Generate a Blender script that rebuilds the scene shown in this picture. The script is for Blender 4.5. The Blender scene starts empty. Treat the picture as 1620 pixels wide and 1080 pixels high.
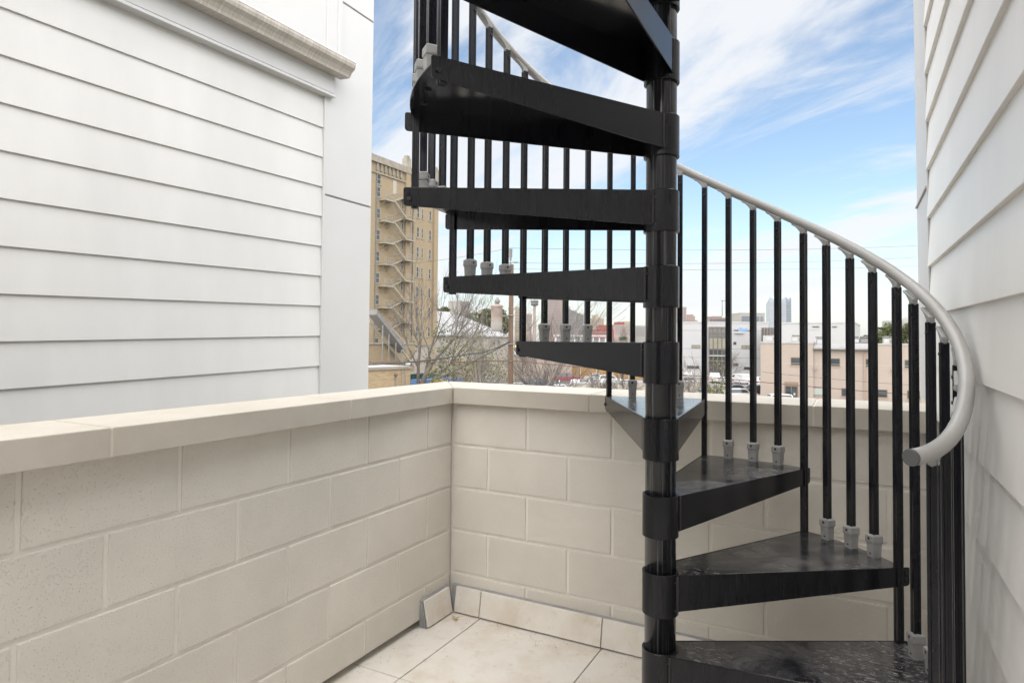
import bpy, bmesh, math, random
from mathutils import Vector, Matrix
R = math.radians
rnd = random.Random(7)
S = bpy.context.scene
COL = S.collection

# ------------------------------------------------------------------ camera
CAM = Vector((1.71419, -2.61870, 1.29))
CR = Vector((0.88320316, 0.46890380, 0.00900712))
CU = Vector((0.00451406, -0.02770378, 0.99960598))
CF = Vector((-0.46896858, 0.88281466, 0.02658473))
FPX, CYPX = 1009.945, 510.738
cam_data = bpy.data.cameras.new('camera')
cam = bpy.data.objects.new('camera', cam_data)
COL.objects.link(cam)
mw = Matrix((CR, CU, -CF)).transposed().to_4x4()
mw.translation = CAM
cam.matrix_world = mw
cam_data.sensor_fit = 'HORIZONTAL'
cam_data.sensor_width = 36.0
cam_data.lens = FPX / 1620 * 36
cam_data.shift_y = -(540 - CYPX) / 1620
cam_data.clip_start = 0.05
cam_data.clip_end = 6000
S.camera = cam

# ------------------------------------------------------------------ sky and sun
SUN_EL, SUN_AZ = 46.0, 180.0        # azimuth measured from +y clockwise
SKY_STR, SUN_STR, SUN_ANG = 0.028, 1.5, 178.0
EXPO = 2.85
world = bpy.data.worlds.new('World')
S.world = world
world.use_nodes = True
wn, wl = world.node_tree.nodes, world.node_tree.links
wn.clear()
def WN(t, **kw):
    n = wn.new(t)
    for k, v in kw.items():
        setattr(n, k, v)
    return n
def wmath(op, a, b=None, clamp=False):
    n = WN('ShaderNodeMath', operation=op, use_clamp=clamp)
    for i, v in enumerate((a, b)):
        if v is None: continue
        if isinstance(v, (int, float)): n.inputs[i].default_value = v
        else: wl.new(v, n.inputs[i])
    return n.outputs[0]
sky = WN('ShaderNodeTexSky', sky_type='NISHITA')
sky.sun_disc = False
sky.sun_elevation = R(SUN_EL)
sky.sun_rotation = R(SUN_AZ)
sky.air_density = 1.0
sky.dust_density = 1.2
sky.ozone_density = 1.6
tc = WN('ShaderNodeTexCoord')
sep = WN('ShaderNodeSeparateXYZ')
wl.new(tc.outputs['Generated'], sep.inputs[0])
zc = wmath('ADD', wmath('MAXIMUM', sep.outputs[2], 0.0), 0.16)
px = wmath('DIVIDE', sep.outputs[0], zc)
py = wmath('DIVIDE', sep.outputs[1], zc)
def cloud_layer(rot, sx, sy, off, scale, detail, rough, dist, lo, hi):
    cmb = WN('ShaderNodeCombineXYZ')
    wl.new(px, cmb.inputs[0]); wl.new(py, cmb.inputs[1])
    mp = WN('ShaderNodeMapping', vector_type='TEXTURE')
    mp.inputs['Rotation'].default_value = (0, 0, R(rot))
    mp.inputs['Scale'].default_value = (sx, sy, 1)
    mp.inputs['Location'].default_value = off
    wl.new(cmb.outputs[0], mp.inputs['Vector'])
    nz = WN('ShaderNodeTexNoise')
    nz.inputs['Scale'].default_value = scale
    nz.inputs['Detail'].default_value = detail
    nz.inputs['Roughness'].default_value = rough
    nz.inputs['Distortion'].default_value = dist
    wl.new(mp.outputs[0], nz.inputs['Vector'])
    mr = WN('ShaderNodeMapRange', interpolation_type='SMOOTHSTEP')
    mr.inputs['From Min'].default_value = lo
    mr.inputs['From Max'].default_value = hi
    wl.new(nz.outputs['Fac'], mr.inputs['Value'])
    return mr.outputs[0]
c1 = cloud_layer(-22, 2.1, 0.85, (1.3, 0.4, 0), 1.05, 10, 0.60, 0.45, 0.465, 0.595)
c2 = cloud_layer(-30, 2.6, 0.6, (4.1, 2.7, 3), 2.2, 9, 0.64, 0.6, 0.50, 0.74)
cl = wmath('MAXIMUM', c1, wmath('MULTIPLY', c2, 0.62))
hz = WN('ShaderNodeMapRange', interpolation_type='SMOOTHSTEP')
hz.inputs['From Min'].default_value = 0.0
hz.inputs['From Max'].default_value = 0.24
hz.inputs['To Min'].default_value = 0.52
hz.inputs['To Max'].default_value = 0.0
wl.new(sep.outputs[2], hz.inputs['Value'])
cl = wmath('MAXIMUM', cl, hz.outputs[0])
tint = WN('ShaderNodeMixRGB', blend_type='MULTIPLY')
tint.inputs[0].default_value = 1.0
tint.inputs[2].default_value = (1.04, 1.05, 1.0, 1)
wl.new(sky.outputs[0], tint.inputs[1])
mixs = WN('ShaderNodeMixRGB')
wl.new(wmath('ADD', wmath('MULTIPLY', cl, 0.89), 0.05), mixs.inputs[0])
wl.new(tint.outputs[0], mixs.inputs[1])
mixs.inputs[2].default_value = (4.65, 4.75, 4.9, 1)
bg = WN('ShaderNodeBackground')
bg.inputs[1].default_value = SKY_STR
wl.new(mixs.outputs[0], bg.inputs[0])
wo = WN('ShaderNodeOutputWorld')
wl.new(bg.outputs[0], wo.inputs[0])

sd = bpy.data.lights.new('sun', 'SUN')
sd.energy = SUN_STR
sd.angle = R(SUN_ANG)
sd.color = (1.0, 0.955, 0.89)
sun = bpy.data.objects.new('sun', sd)
COL.objects.link(sun)
to_sun = Vector((math.sin(R(SUN_AZ)) * math.cos(R(SUN_EL)), math.cos(R(SUN_AZ)) * math.cos(R(SUN_EL)), math.sin(R(SUN_EL))))
sun.rotation_euler = to_sun.to_track_quat('Z', 'Y').to_euler()
sun.location = (0, -6, 12)

S.view_settings.view_transform = 'Standard'
S.view_settings.look = 'None'
S.view_settings.gamma = 1
S.view_settings.exposure = EXPO
S.view_settings.use_curve_mapping = False

# ------------------------------------------------------------------ helpers
def at(x, y, depth):
    """world point seen at photograph pixel (x, y), `depth` metres along the view axis"""
    return CAM + (CR * (x - 810) + CU * (CYPX - y) + CF * FPX) * (depth / FPX)
def ray_dir(x, y):
    return CR * (x - 810) + CU * (CYPX - y) + CF * FPX
GZ = -8.0
def on_ground(x, y, z=GZ):
    d = ray_dir(x, y)
    return CAM + d * ((z - CAM.z) / d.z)
def at_z(x, depth, z):
    p = at(x, 540, depth)
    return Vector((p.x, p.y, z))

class MB:
    def __init__(s): s.v, s.f, s.sm = [], [], []
    def poly(s, pts, faces, smooth=False):
        b = len(s.v)
        s.v += [tuple(p) for p in pts]
        for f in faces:
            s.f.append(tuple(i + b for i in f)); s.sm.append(smooth)
        return s
    def hexa(s, p):   # 8 points: bottom 0-3 ccw, top 4-7
        return s.poly(p, [(3, 2, 1, 0), (4, 5, 6, 7), (0, 1, 5, 4), (1, 2, 6, 5), (2, 3, 7, 6), (3, 0, 4, 7)])
    def box(s, a, b):
        x0, y0, z0 = a; x1, y1, z1 = b
        return s.hexa([(x0, y0, z0), (x1, y0, z0), (x1, y1, z0), (x0, y1, z0), (x0, y0, z1), (x1, y0, z1), (x1, y1, z1), (x0, y1, z1)])
    def fbox(s, o, ux, uy, uz, a, b):   # box in the frame o, ux, uy, uz
        x0, y0, z0 = a; x1, y1, z1 = b
        P = lambda x, y, z: o + ux * x + uy * y + uz * z
        return s.hexa([P(x0, y0, z0), P(x1, y0, z0), P(x1, y1, z0), P(x0, y1, z0), P(x0, y0, z1), P(x1, y0, z1), P(x1, y1, z1), P(x0, y1, z1)])
    def prism(s, pts, vec):
        n = len(pts); vec = Vector(vec)
        a = [Vector(p) for p in pts]
        fs = [tuple(range(n))[::-1], tuple(range(n, 2 * n))] + [(i, (i + 1) % n, n + (i + 1) % n, n + i) for i in range(n)]
        return s.poly(a + [p + vec for p in a], fs)
    def tube(s, path, rad, n=8, caps=True, smooth=True):
        path = [Vector(p) for p in path]
        if isinstance(rad, (int, float)): rad = [rad] * len(path)
        b = len(s.v); N = len(path); prev = None
        for i, p in enumerate(path):
            t = (path[min(i + 1, N - 1)] - path[max(i - 1, 0)])
            t = t.normalized() if t.length > 1e-9 else Vector((0, 0, 1))
            if prev is None:
                ax = Vector((0, 0, 1)) if abs(t.z) < 0.9 else Vector((1, 0, 0))
                u = t.cross(ax).normalized()
            else:
                u = (prev - t * prev.dot(t)).normalized()
            prev = u
            w = t.cross(u)
            for k in range(n):
                a = 2 * math.pi * k / n
                s.v.append(tuple(p + (u * math.cos(a) + w * math.sin(a)) * rad[i]))
        for i in range(N - 1):
            for k in range(n):
                a, c = b + i * n + k, b + i * n + (k + 1) % n
                s.f.append((a, c, c + n, a + n)); s.sm.append(smooth)
        if caps:
            s.f.append(tuple(b + k for k in range(n))[::-1]); s.sm.append(False)
            s.f.append(tuple(b + (N - 1) * n + k for k in range(n))); s.sm.append(False)
        return s
    def lathe(s, prof, c, n=24, smooth=True):   # prof: (r, z) list, around the z axis through c
        b = len(s.v); N = len(prof)
        for r_, z in prof:
            for k in range(n):
                a = 2 * math.pi * k / n
                s.v.append((c[0] + r_ * math.cos(a), c[1] + r_ * math.sin(a), c[2] + z))
        for i in range(N - 1):
            for k in range(n):
                a, d = b + i * n + k, b + i * n + (k + 1) % n
                s.f.append((a, d, d + n, a + n)); s.sm.append(smooth)
        return s
    def mesh(s, name):
        me = bpy.data.meshes.new(name)
        me.from_pydata(s.v, [], s.f)
        me.polygons.foreach_set('use_smooth', s.sm)
        me.update()
        return me
    def build(s, name, mat, parent=None, fix=True):
        me = s.mesh(name)
        if fix:
            bm = bmesh.new(); bm.from_mesh(me)
            bmesh.ops.recalc_face_normals(bm, faces=bm.faces)
            bm.to_mesh(me); bm.free()
        return link(name, me, mat, parent)

def link(name, me, mat=None, parent=None, loc=None):
    if mat is not None and not me.materials: me.materials.append(mat)
    o = bpy.data.objects.new(name, me)
    COL.objects.link(o)
    if parent is not None:
        o.parent = parent
        o.matrix_parent_inverse = parent.matrix_world.inverted() if parent.parent is None and parent.type != 'EMPTY' else Matrix()
    if loc is not None: o.location = loc
    return o
def tag(o, label=None, cat=None, group=None, kind=None):
    if label: o['label'] = label
    if cat: o['category'] = cat
    if group: o['group'] = group
    if kind: o['kind'] = kind
    return o
def thing(name, label, cat, loc=(0, 0, 0), group=None):
    o = bpy.data.objects.new(name, None)
    o.empty_display_size = 0.1
    COL.objects.link(o)
    o.location = loc
    return tag(o, label, cat, group)
# things stand at the origin of their own geometry unless stated: parts hold world coordinates

def bevel_mesh(me, w, seg=1, angle=30):
    bm = bmesh.new(); bm.from_mesh(me)
    bmesh.ops.recalc_face_normals(bm, faces=bm.faces)
    ed = [e for e in bm.edges if len(e.link_faces) == 2 and e.calc_face_angle(0) > R(angle)]
    bmesh.ops.bevel(bm, geom=ed, offset=w, offset_type='OFFSET', segments=seg, profile=0.6, affect='EDGES', clamp_overlap=True)
    bm.to_mesh(me); bm.free()
    return me

# ------------------------------------------------------------------ materials
def mat(name, col, rough=0.6, metal=0.0, spec=0.5, var=0.0, vscale=3.0, vdet=5, col2=None, lo=0.35, hi=0.65, stretch=(1, 1, 1),
        bump=0.0, bscale=60.0, bdist=0.002, rand=0.0, coat=0.0, emit=None, estr=0.0, rvar=0.0):
    m = bpy.data.materials.new(name)
    m.use_nodes = True
    nt = m.node_tree; N, L = nt.nodes, nt.links
    bs = N['Principled BSDF']
    bs.inputs['Roughness'].default_value = rough
    bs.inputs['Metallic'].default_value = metal
    bs.inputs['Specular IOR Level'].default_value = spec
    bs.inputs['Coat Weight'].default_value = coat
    geo = N.new('ShaderNodeNewGeometry')
    mp = N.new('ShaderNodeMapping')
    mp.inputs['Scale'].default_value = stretch
    L.new(geo.outputs['Position'], mp.inputs['Vector'])
    out = None
    c = (*col, 1)
    if var or col2:
        nz = N.new('ShaderNodeTexNoise')
        nz.inputs['Scale'].default_value = vscale
        nz.inputs['Detail'].default_value = vdet
        nz.inputs['Roughness'].default_value = 0.62
        L.new(mp.outputs[0], nz.inputs['Vector'])
        mr = N.new('ShaderNodeMapRange')
        mr.inputs['From Min'].default_value = lo
        mr.inputs['From Max'].default_value = hi
        L.new(nz.outputs['Fac'], mr.inputs['Value'])
        mx = N.new('ShaderNodeMixRGB')
        c2 = (*col2, 1) if col2 else tuple(x * (1 - var) for x in col) + (1,)
        mx.inputs[1].default_value = c
        mx.inputs[2].default_value = c2
        L.new(mr.outputs[0], mx.inputs[0])
        out = mx.outputs[0]
        if rvar:
            m2 = N.new('ShaderNodeMapRange')
            m2.inputs['From Min'].default_value = lo; m2.inputs['From Max'].default_value = hi
            m2.inputs['To Min'].default_value = rough; m2.inputs['To Max'].default_value = rough + rvar
            L.new(nz.outputs['Fac'], m2.inputs['Value'])
            L.new(m2.outputs[0], bs.inputs['Roughness'])
    if rand:
        oi = N.new('ShaderNodeObjectInfo')
        mr = N.new('ShaderNodeMapRange')
        mr.inputs['To Min'].default_value = 1 - rand
        mr.inputs['To Max'].default_value = 1 + rand
        L.new(oi.outputs['Random'], mr.inputs['Value'])
        hs = N.new('ShaderNodeHueSaturation')
        if out: L.new(out, hs.inputs['Color'])
        else: hs.inputs['Color'].default_value = c
        L.new(mr.outputs[0], hs.inputs['Value'])
        out = hs.outputs[0]
    if out: L.new(out, bs.inputs['Base Color'])
    else: bs.inputs['Base Color'].default_value = c
    if bump:
        nb = N.new('ShaderNodeTexNoise')
        nb.inputs['Scale'].default_value = bscale
        nb.inputs['Detail'].default_value = 4
        L.new(mp.outputs[0], nb.inputs['Vector'])
        bp = N.new('ShaderNodeBump')
        bp.inputs['Strength'].default_value = bump
        bp.inputs['Distance'].default_value = bdist
        L.new(nb.outputs['Fac'], bp.inputs['Height'])
        L.new(bp.outputs[0], bs.inputs['Normal'])
    if emit:
        bs.inputs['Emission Color'].default_value = (*emit, 1)
        bs.inputs['Emission Strength'].default_value = estr
    return m

def cmu_material():
    m = mat('painted_block', (0.70, 0.665, 0.60), rough=0.75, var=0.10, vscale=2.2, rand=0.025)
    nt = m.node_tree; N, L = nt.nodes, nt.links
    bs = N['Principled BSDF']
    geo = N.new('ShaderNodeNewGeometry')
    nz = N.new('ShaderNodeTexNoise'); nz.inputs['Scale'].default_value = 170; nz.inputs['Detail'].default_value = 4
    nz.inputs['Roughness'].default_value = 0.6
    L.new(geo.outputs['Position'], nz.inputs['Vector'])
    vo = N.new('ShaderNodeTexVoronoi'); vo.inputs['Scale'].default_value = 150; vo.inputs['Randomness'].default_value = 1.0
    L.new(geo.outputs['Position'], vo.inputs['Vector'])
    # pits: only the cells whose random colour is high, near the cell centre
    sp = N.new('ShaderNodeSeparateColor'); L.new(vo.outputs['Color'], sp.inputs[0])
    g = N.new('ShaderNodeMath'); g.operation = 'GREATER_THAN'; g.inputs[1].default_value = 0.62; L.new(sp.outputs[0], g.inputs[0])
    pr = N.new('ShaderNodeMapRange'); pr.inputs['From Min'].default_value = 0.12; pr.inputs['From Max'].default_value = 0.34
    pr.inputs['To Min'].default_value = 1; pr.inputs['To Max'].default_value = 0
    L.new(vo.outputs['Distance'], pr.inputs['Value'])
    pit = N.new('ShaderNodeMath'); pit.operation = 'MULTIPLY'; L.new(g.outputs[0], pit.inputs[0]); L.new(pr.outputs[0], pit.inputs[1])
    h = N.new('ShaderNodeMath'); h.operation = 'MULTIPLY_ADD'; h.inputs[1].default_value = -0.9
    L.new(pit.outputs[0], h.inputs[0]); L.new(nz.outputs['Fac'], h.inputs[2])
    bp = N.new('ShaderNodeBump'); bp.inputs['Strength'].default_value = 0.7; bp.inputs['Distance'].default_value = 0.0025
    L.new(h.outputs[0], bp.inputs['Height']); L.new(bp.outputs[0], bs.inputs['Normal'])
    return m

def tile_material():
    m = mat('stone_tile', (0.74, 0.71, 0.655), rough=0.5, col2=(0.60, 0.52, 0.43), vscale=4.5, vdet=8, lo=0.48, hi=0.78, rand=0.03, bump=0.3, bscale=45, bdist=0.002)
    nt = m.node_tree; N, L = nt.nodes, nt.links
    bs = N['Principled BSDF']
    src = bs.inputs['Base Color'].links[0].from_socket
    geo = N.new('ShaderNodeNewGeometry')
    nz = N.new('ShaderNodeTexNoise'); nz.inputs['Scale'].default_value = 22; nz.inputs['Detail'].default_value = 8; nz.inputs['Roughness'].default_value = 0.7
    L.new(geo.outputs['Position'], nz.inputs['Vector'])
    mr = N.new('ShaderNodeMapRange'); mr.inputs['From Min'].default_value = 0.56; mr.inputs['From Max'].default_value = 0.75
    mr.inputs['To Max'].default_value = 0.55
    L.new(nz.outputs['Fac'], mr.inputs['Value'])
    mx = N.new('ShaderNodeMixRGB'); mx.inputs[2].default_value = (0.42, 0.33, 0.25, 1)
    L.new(mr.outputs[0], mx.inputs[0]); L.new(src, mx.inputs[1]); L.new(mx.outputs[0], bs.inputs['Base Color'])
    return m

def tread_material():
    """black paint, dust and scuffs lying on the upward faces"""
    m = mat('tread_paint', (0.017, 0.017, 0.019), rough=0.3, spec=0.75, bump=0.25, bscale=160, bdist=0.0008)
    nt = m.node_tree; N, L = nt.nodes, nt.links
    bs = N['Principled BSDF']
    geo = N.new('ShaderNodeNewGeometry')
    sx = N.new('ShaderNodeSeparateXYZ'); L.new(geo.outputs['Normal'], sx.inputs[0])
    up = N.new('ShaderNodeMapRange'); up.inputs['From Min'].default_value = 0.6; up.inputs['From Max'].default_value = 0.95
    L.new(sx.outputs[2], up.inputs['Value'])
    def noise(sc, det, rg, dist, lo, hi, top=1.0, scl=(1, 1, 1), rot=0):
        mp = N.new('ShaderNodeMapping'); mp.inputs['Scale'].default_value = scl; mp.inputs['Rotation'].default_value = (0, 0, rot)
        L.new(geo.outputs['Position'], mp.inputs['Vector'])
        n = N.new('ShaderNodeTexNoise'); n.inputs['Scale'].default_value = sc; n.inputs['Detail'].default_value = det
        n.inputs['Roughness'].default_value = rg; n.inputs['Distortion'].default_value = dist
        L.new(mp.outputs[0], n.inputs['Vector'])
        r_ = N.new('ShaderNodeMapRange'); r_.inputs['From Min'].default_value = lo; r_.inputs['From Max'].default_value = hi
        r_.inputs['To Max'].default_value = top
        L.new(n.outputs['Fac'], r_.inputs['Value'])
        return r_.outputs[0]
    def mth(op, a, b):
        n = N.new('ShaderNodeMath'); n.operation = op; n.use_clamp = True
        for i, x in enumerate((a, b)):
            if isinstance(x, float): n.inputs[i].default_value = x
            else: L.new(x, n.inputs[i])
        return n.outputs[0]
    film = noise(7, 9, 0.74, 0.7, 0.42, 0.74, 0.42)
    spots = noise(40, 9, 0.80, 0.8, 0.52, 0.62, 1.0, (1, 2.4, 1), 0.5)
    d = mth('MAXIMUM', film, mth('MULTIPLY', spots, noise(3.5, 3, 0.5, 0, 0.40, 0.58)))
    d = mth('MULTIPLY', d, up.outputs[0])
    mx = N.new('ShaderNodeMixRGB'); mx.inputs[1].default_value = (0.011, 0.012, 0.016, 1); mx.inputs[2].default_value = (0.30, 0.29, 0.28, 1)
    L.new(d, mx.inputs[0]); L.new(mx.outputs[0], bs.inputs['Base Color'])
    rr = N.new('ShaderNodeMapRange'); rr.inputs['To Min'].default_value = 0.14; rr.inputs['To Max'].default_value = 0.5
    L.new(d, rr.inputs['Value']); L.new(rr.outputs[0], bs.inputs['Roughness'])
    return m

def pole_material():
    m = mat('pole_paint', (0.014, 0.014, 0.016), rough=0.13, spec=0.42)
    nt = m.node_tree; N, L = nt.nodes, nt.links
    bs = N['Principled BSDF']
    geo = N.new('ShaderNodeNewGeometry')
    mp = N.new('ShaderNodeMapping'); mp.inputs['Scale'].default_value = (110, 110, 1.0)
    L.new(geo.outputs['Position'], mp.inputs['Vector'])
    nz = N.new('ShaderNodeTexNoise'); nz.inputs['Scale'].default_value = 1.0; nz.inputs['Detail'].default_value = 4; nz.inputs['Roughness'].default_value = 0.7
    nz.inputs['Distortion'].default_value = 0.15
    L.new(mp.outputs[0], nz.inputs['Vector'])
    mr = N.new('ShaderNodeMapRange'); mr.inputs['From Min'].default_value = 0.53; mr.inputs['From Max'].default_value = 0.66
    mr.inputs['To Max'].default_value = 0.85
    L.new(nz.outputs['Fac'], mr.inputs['Value'])
    mx = N.new('ShaderNodeMixRGB'); mx.inputs[1].default_value = (0.014, 0.014, 0.016, 1); mx.inputs[2].default_value = (0.13, 0.14, 0.16, 1)
    L.new(mr.outputs[0], mx.inputs[0]); L.new(mx.outputs[0], bs.inputs['Base Color'])
    return m

def brick_wall_material(name, c1, c2, mortar, scale=1.0):
    m = bpy.data.materials.new(name); m.use_nodes = True
    nt = m.node_tree; N, L = nt.nodes, nt.links
    bs = N['Principled BSDF']; bs.inputs['Roughness'].default_value = 0.85
    geo = N.new('ShaderNodeNewGeometry')
    sp = N.new('ShaderNodeSeparateXYZ'); L.new(geo.outputs['Position'], sp.inputs[0])
    ad = N.new('ShaderNodeMath'); ad.operation = 'ADD'
    L.new(sp.outputs[0], ad.inputs[0]); L.new(sp.outputs[1], ad.inputs[1])
    cb = N.new('ShaderNodeCombineXYZ'); L.new(ad.outputs[0], cb.inputs[0]); L.new(sp.outputs[2], cb.inputs[1])
    nz = N.new('ShaderNodeTexNoise'); nz.inputs['Scale'].default_value = 2.2 * scale; nz.inputs['Detail'].default_value = 5; nz.inputs['Roughness'].default_value = 0.75
    mp = N.new('ShaderNodeMapping'); mp.inputs['Scale'].default_value = (0.6, 2.6, 1)
    L.new(cb.outputs[0], mp.inputs['Vector']); L.new(mp.outputs[0], nz.inputs['Vector'])
    mr = N.new('ShaderNodeMapRange'); mr.inputs['From Min'].default_value = 0.38; mr.inputs['From Max'].default_value = 0.66
    L.new(nz.outputs['Fac'], mr.inputs['Value'])
    mx = N.new('ShaderNodeMixRGB'); mx.inputs[1].default_value = (*c1, 1); mx.inputs[2].default_value = (*c2, 1)
    L.new(mr.outputs[0], mx.inputs[0])
    br = N.new('ShaderNodeTexBrick'); br.inputs['Scale'].default_value = 1.0
    br.inputs['Brick Width'].default_value = 0.24; br.inputs['Row Height'].default_value = 0.08; br.inputs['Mortar Size'].default_value = 0.008
    br.inputs['Mortar'].default_value = (*mortar, 1)
    L.new(cb.outputs[0], br.inputs['Vector']); L.new(mx.outputs[0], br.inputs['Color1']); L.new(mx.outputs[0], br.inputs['Color2'])
    L.new(br.outputs[0], bs.inputs['Base Color'])
    return m

M = {}
M['block'] = cmu_material()
M['mortar'] = mat('painted_mortar_lit', (0.79, 0.755, 0.69), rough=0.8, var=0.08, vscale=9, bump=0.5, bscale=120, bdist=0.002)  # joint colour lightened to stand for light caught on the lower edges
M['coping'] = mat('cast_coping', (0.52, 0.482, 0.42), rough=0.7, col2=(0.445, 0.405, 0.345), vscale=3.2, vdet=8, lo=0.45, hi=0.75, bump=0.4, bscale=190, bdist=0.0014, rand=0.02)
M['copejoint'] = mat('coping_mortar', (0.62, 0.57, 0.49), rough=0.85, bump=0.6, bscale=140, bdist=0.002)
M['tile'] = tile_material()
M['grout'] = mat('tile_grout', (0.30, 0.275, 0.245), rough=0.9, var=0.4, vscale=25)
M['greygrout'] = mat('grey_grout', (0.36, 0.36, 0.36), rough=0.9, var=0.25, vscale=14, bump=0.4, bscale=120)
M['siding'] = mat('white_siding_dimmed', (0.61, 0.605, 0.59), rough=0.42, spec=0.4, var=0.065, vscale=2.6, vdet=8, stretch=(1.6, 1.6, 0.45), bump=0.2, bscale=60, bdist=0.0008, rand=0.008)  # same paint on both houses; this copy darkened to offset brighter light
M['siding_lifted'] = mat('white_siding_lifted', (0.80, 0.785, 0.755), rough=0.42, spec=0.4, var=0.06, vscale=2.6, vdet=8, stretch=(1.6, 1.6, 0.45), bump=0.2, bscale=60, bdist=0.0008, rand=0.008)  # same paint, lightened to make up for weaker light on the right
M['trim'] = mat('white_trim', (0.53, 0.53, 0.528), rough=0.45, spec=0.4, var=0.04, vscale=2, bump=0.08, bscale=120, bdist=0.0006)
M['gapdark'] = mat('shadow_gap', (0.42, 0.41, 0.40), rough=0.9)
M['gutter'] = mat('gutter_dirty', (0.50, 0.465, 0.42), rough=0.5, col2=(0.33, 0.30, 0.265), vscale=70, vdet=5, lo=0.36, hi=0.66, stretch=(0.06, 1, 0.06))
M['gutterlip'] = mat('gutter_lip', (0.72, 0.70, 0.68), rough=0.45)
M['tread'] = tread_material()
M['black'] = mat('black_paint', (0.0085, 0.009, 0.012), rough=0.2, spec=0.36, col2=(0.0125, 0.0128, 0.0155), vscale=60, lo=0.42, hi=0.8, stretch=(1, 1, 0.06), bump=0.05, bscale=150, bdist=0.0004)
M['under'] = mat('black_underside', (0.012, 0.012, 0.013), rough=0.45, bump=0.6, bscale=70, bdist=0.0016)
M['pole'] = pole_material()
M['baluster'] = mat('baluster_paint', (0.008, 0.009, 0.013), rough=0.26, spec=0.35, col2=(0.014, 0.014, 0.017), vscale=18, lo=0.5, hi=0.8)
M['bolt'] = mat('black_bolt', (0.01, 0.01, 0.01), rough=0.5)
M['hole'] = mat('dark_hole', (0.004, 0.004, 0.004), rough=0.9)
M['rust'] = mat('rusty_screw', (0.085, 0.04, 0.018), rough=0.8, var=0.6, vscale=150)
M['rail'] = mat('grey_vinyl_rail', (0.37, 0.36, 0.345), rough=0.36, spec=0.5, var=0.14, vscale=7, vdet=8, bump=0.05, bscale=90)
M['cast'] = mat('grey_cast', (0.34, 0.34, 0.335), rough=0.42, var=0.2, vscale=30, vdet=6, bump=0.25, bscale=160, bdist=0.001)
M['cap'] = mat('dark_cap', (0.09, 0.09, 0.095), rough=0.6)
M['weld'] = mat('weld_bead', (0.03, 0.029, 0.028), rough=0.5, bump=1.0, bscale=160, bdist=0.003)

# ------------------------------------------------------------------ ground and terrain
HF = Vector((CF.x, CF.y, 0)).normalized()
HR = Vector((HF.y, -HF.x, 0))
def sheet(name, pts, z, m, kind='structure', label=None):
    mb = MB(); mb.poly([(p[0], p[1], z) for p in pts], [tuple(range(len(pts)))])
    o = mb.build(name, m)
    o['kind'] = kind
    if label: o['label'] = label
    return o
M['ground'] = mat('city_ground', (0.24, 0.22, 0.19), rough=0.95, col2=(0.14, 0.135, 0.10), vscale=0.06, vdet=8)
M['asphalt'] = mat('asphalt', (0.17, 0.165, 0.16), rough=0.9, var=0.35, vscale=0.5, vdet=8)
M['paint'] = mat('road_paint', (0.75, 0.74, 0.70), rough=0.8)
M['concrete'] = mat('pale_concrete', (0.42, 0.40, 0.37), rough=0.9, var=0.2, vscale=0.8)
def gp(dx, d):   # ground plan: dx metres right of the view axis, d metres ahead
    p = CAM + HF * d + HR * dx
    return Vector((p.x, p.y, 0))
sheet('ground', [gp(-4000, -200), gp(4000, -200), gp(4000, 5200), gp(-4000, 5200)], GZ, M['ground'])
sheet('parking_lot', [gp(-34, 84), gp(48, 84), gp(62, 178), gp(-34, 178)], GZ + 0.004, M['asphalt'])
sheet('road', [gp(-120, 52), gp(120, 52), gp(120, 62), gp(-120, 62)], GZ + 0.008, M['asphalt'])
sheet('pavement', [gp(-120, 64), gp(120, 64), gp(120, 67), gp(-120, 67)], GZ + 0.10, M['concrete'])
for k in range(13):
    o = sheet('parking_line', [gp(-30 + k * 2.9, 118), gp(-29.88 + k * 2.9, 118), gp(-29.88 + k * 2.9, 123), gp(-30 + k * 2.9, 123)], GZ + 0.010, M['paint'])

# ------------------------------------------------------------------ terrace: floor tiles, parapets, coping
floor = MB().box((-0.16, -5.2, -0.06), (2.2, 0.0, -0.010)).build('terrace_floor', M['grout'])
tag(floor, kind='structure')
TP, TG = 0.593, 0.0045
xs = [-0.15, 0.19] + [0.19 + TP * k for k in range(1, 4)] + [2.16]
ys = [-0.002] + [-0.635 - TP * k for k in range(0, 8)]
tile_cache = {}
for i in range(len(xs) - 1):
    for j in range(len(ys) - 1):
        w, d = xs[i + 1] - xs[i] - TG, ys[j] - ys[j + 1] - TG
        key = (round(w, 4), round(d, 4))
        if key not in tile_cache:
            me = MB().box((-w / 2, -d / 2, -0.0095), (w / 2, d / 2, 0)).mesh('tile')
            tile_cache[key] = bevel_mesh(me, 0.0018, 1)
        o = link('tile', tile_cache[key], M['tile'], floor, ((xs[i] + xs[i + 1]) / 2, (ys[j] + ys[j + 1]) / 2, rnd.uniform(-0.0006, 0.0006)))

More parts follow.
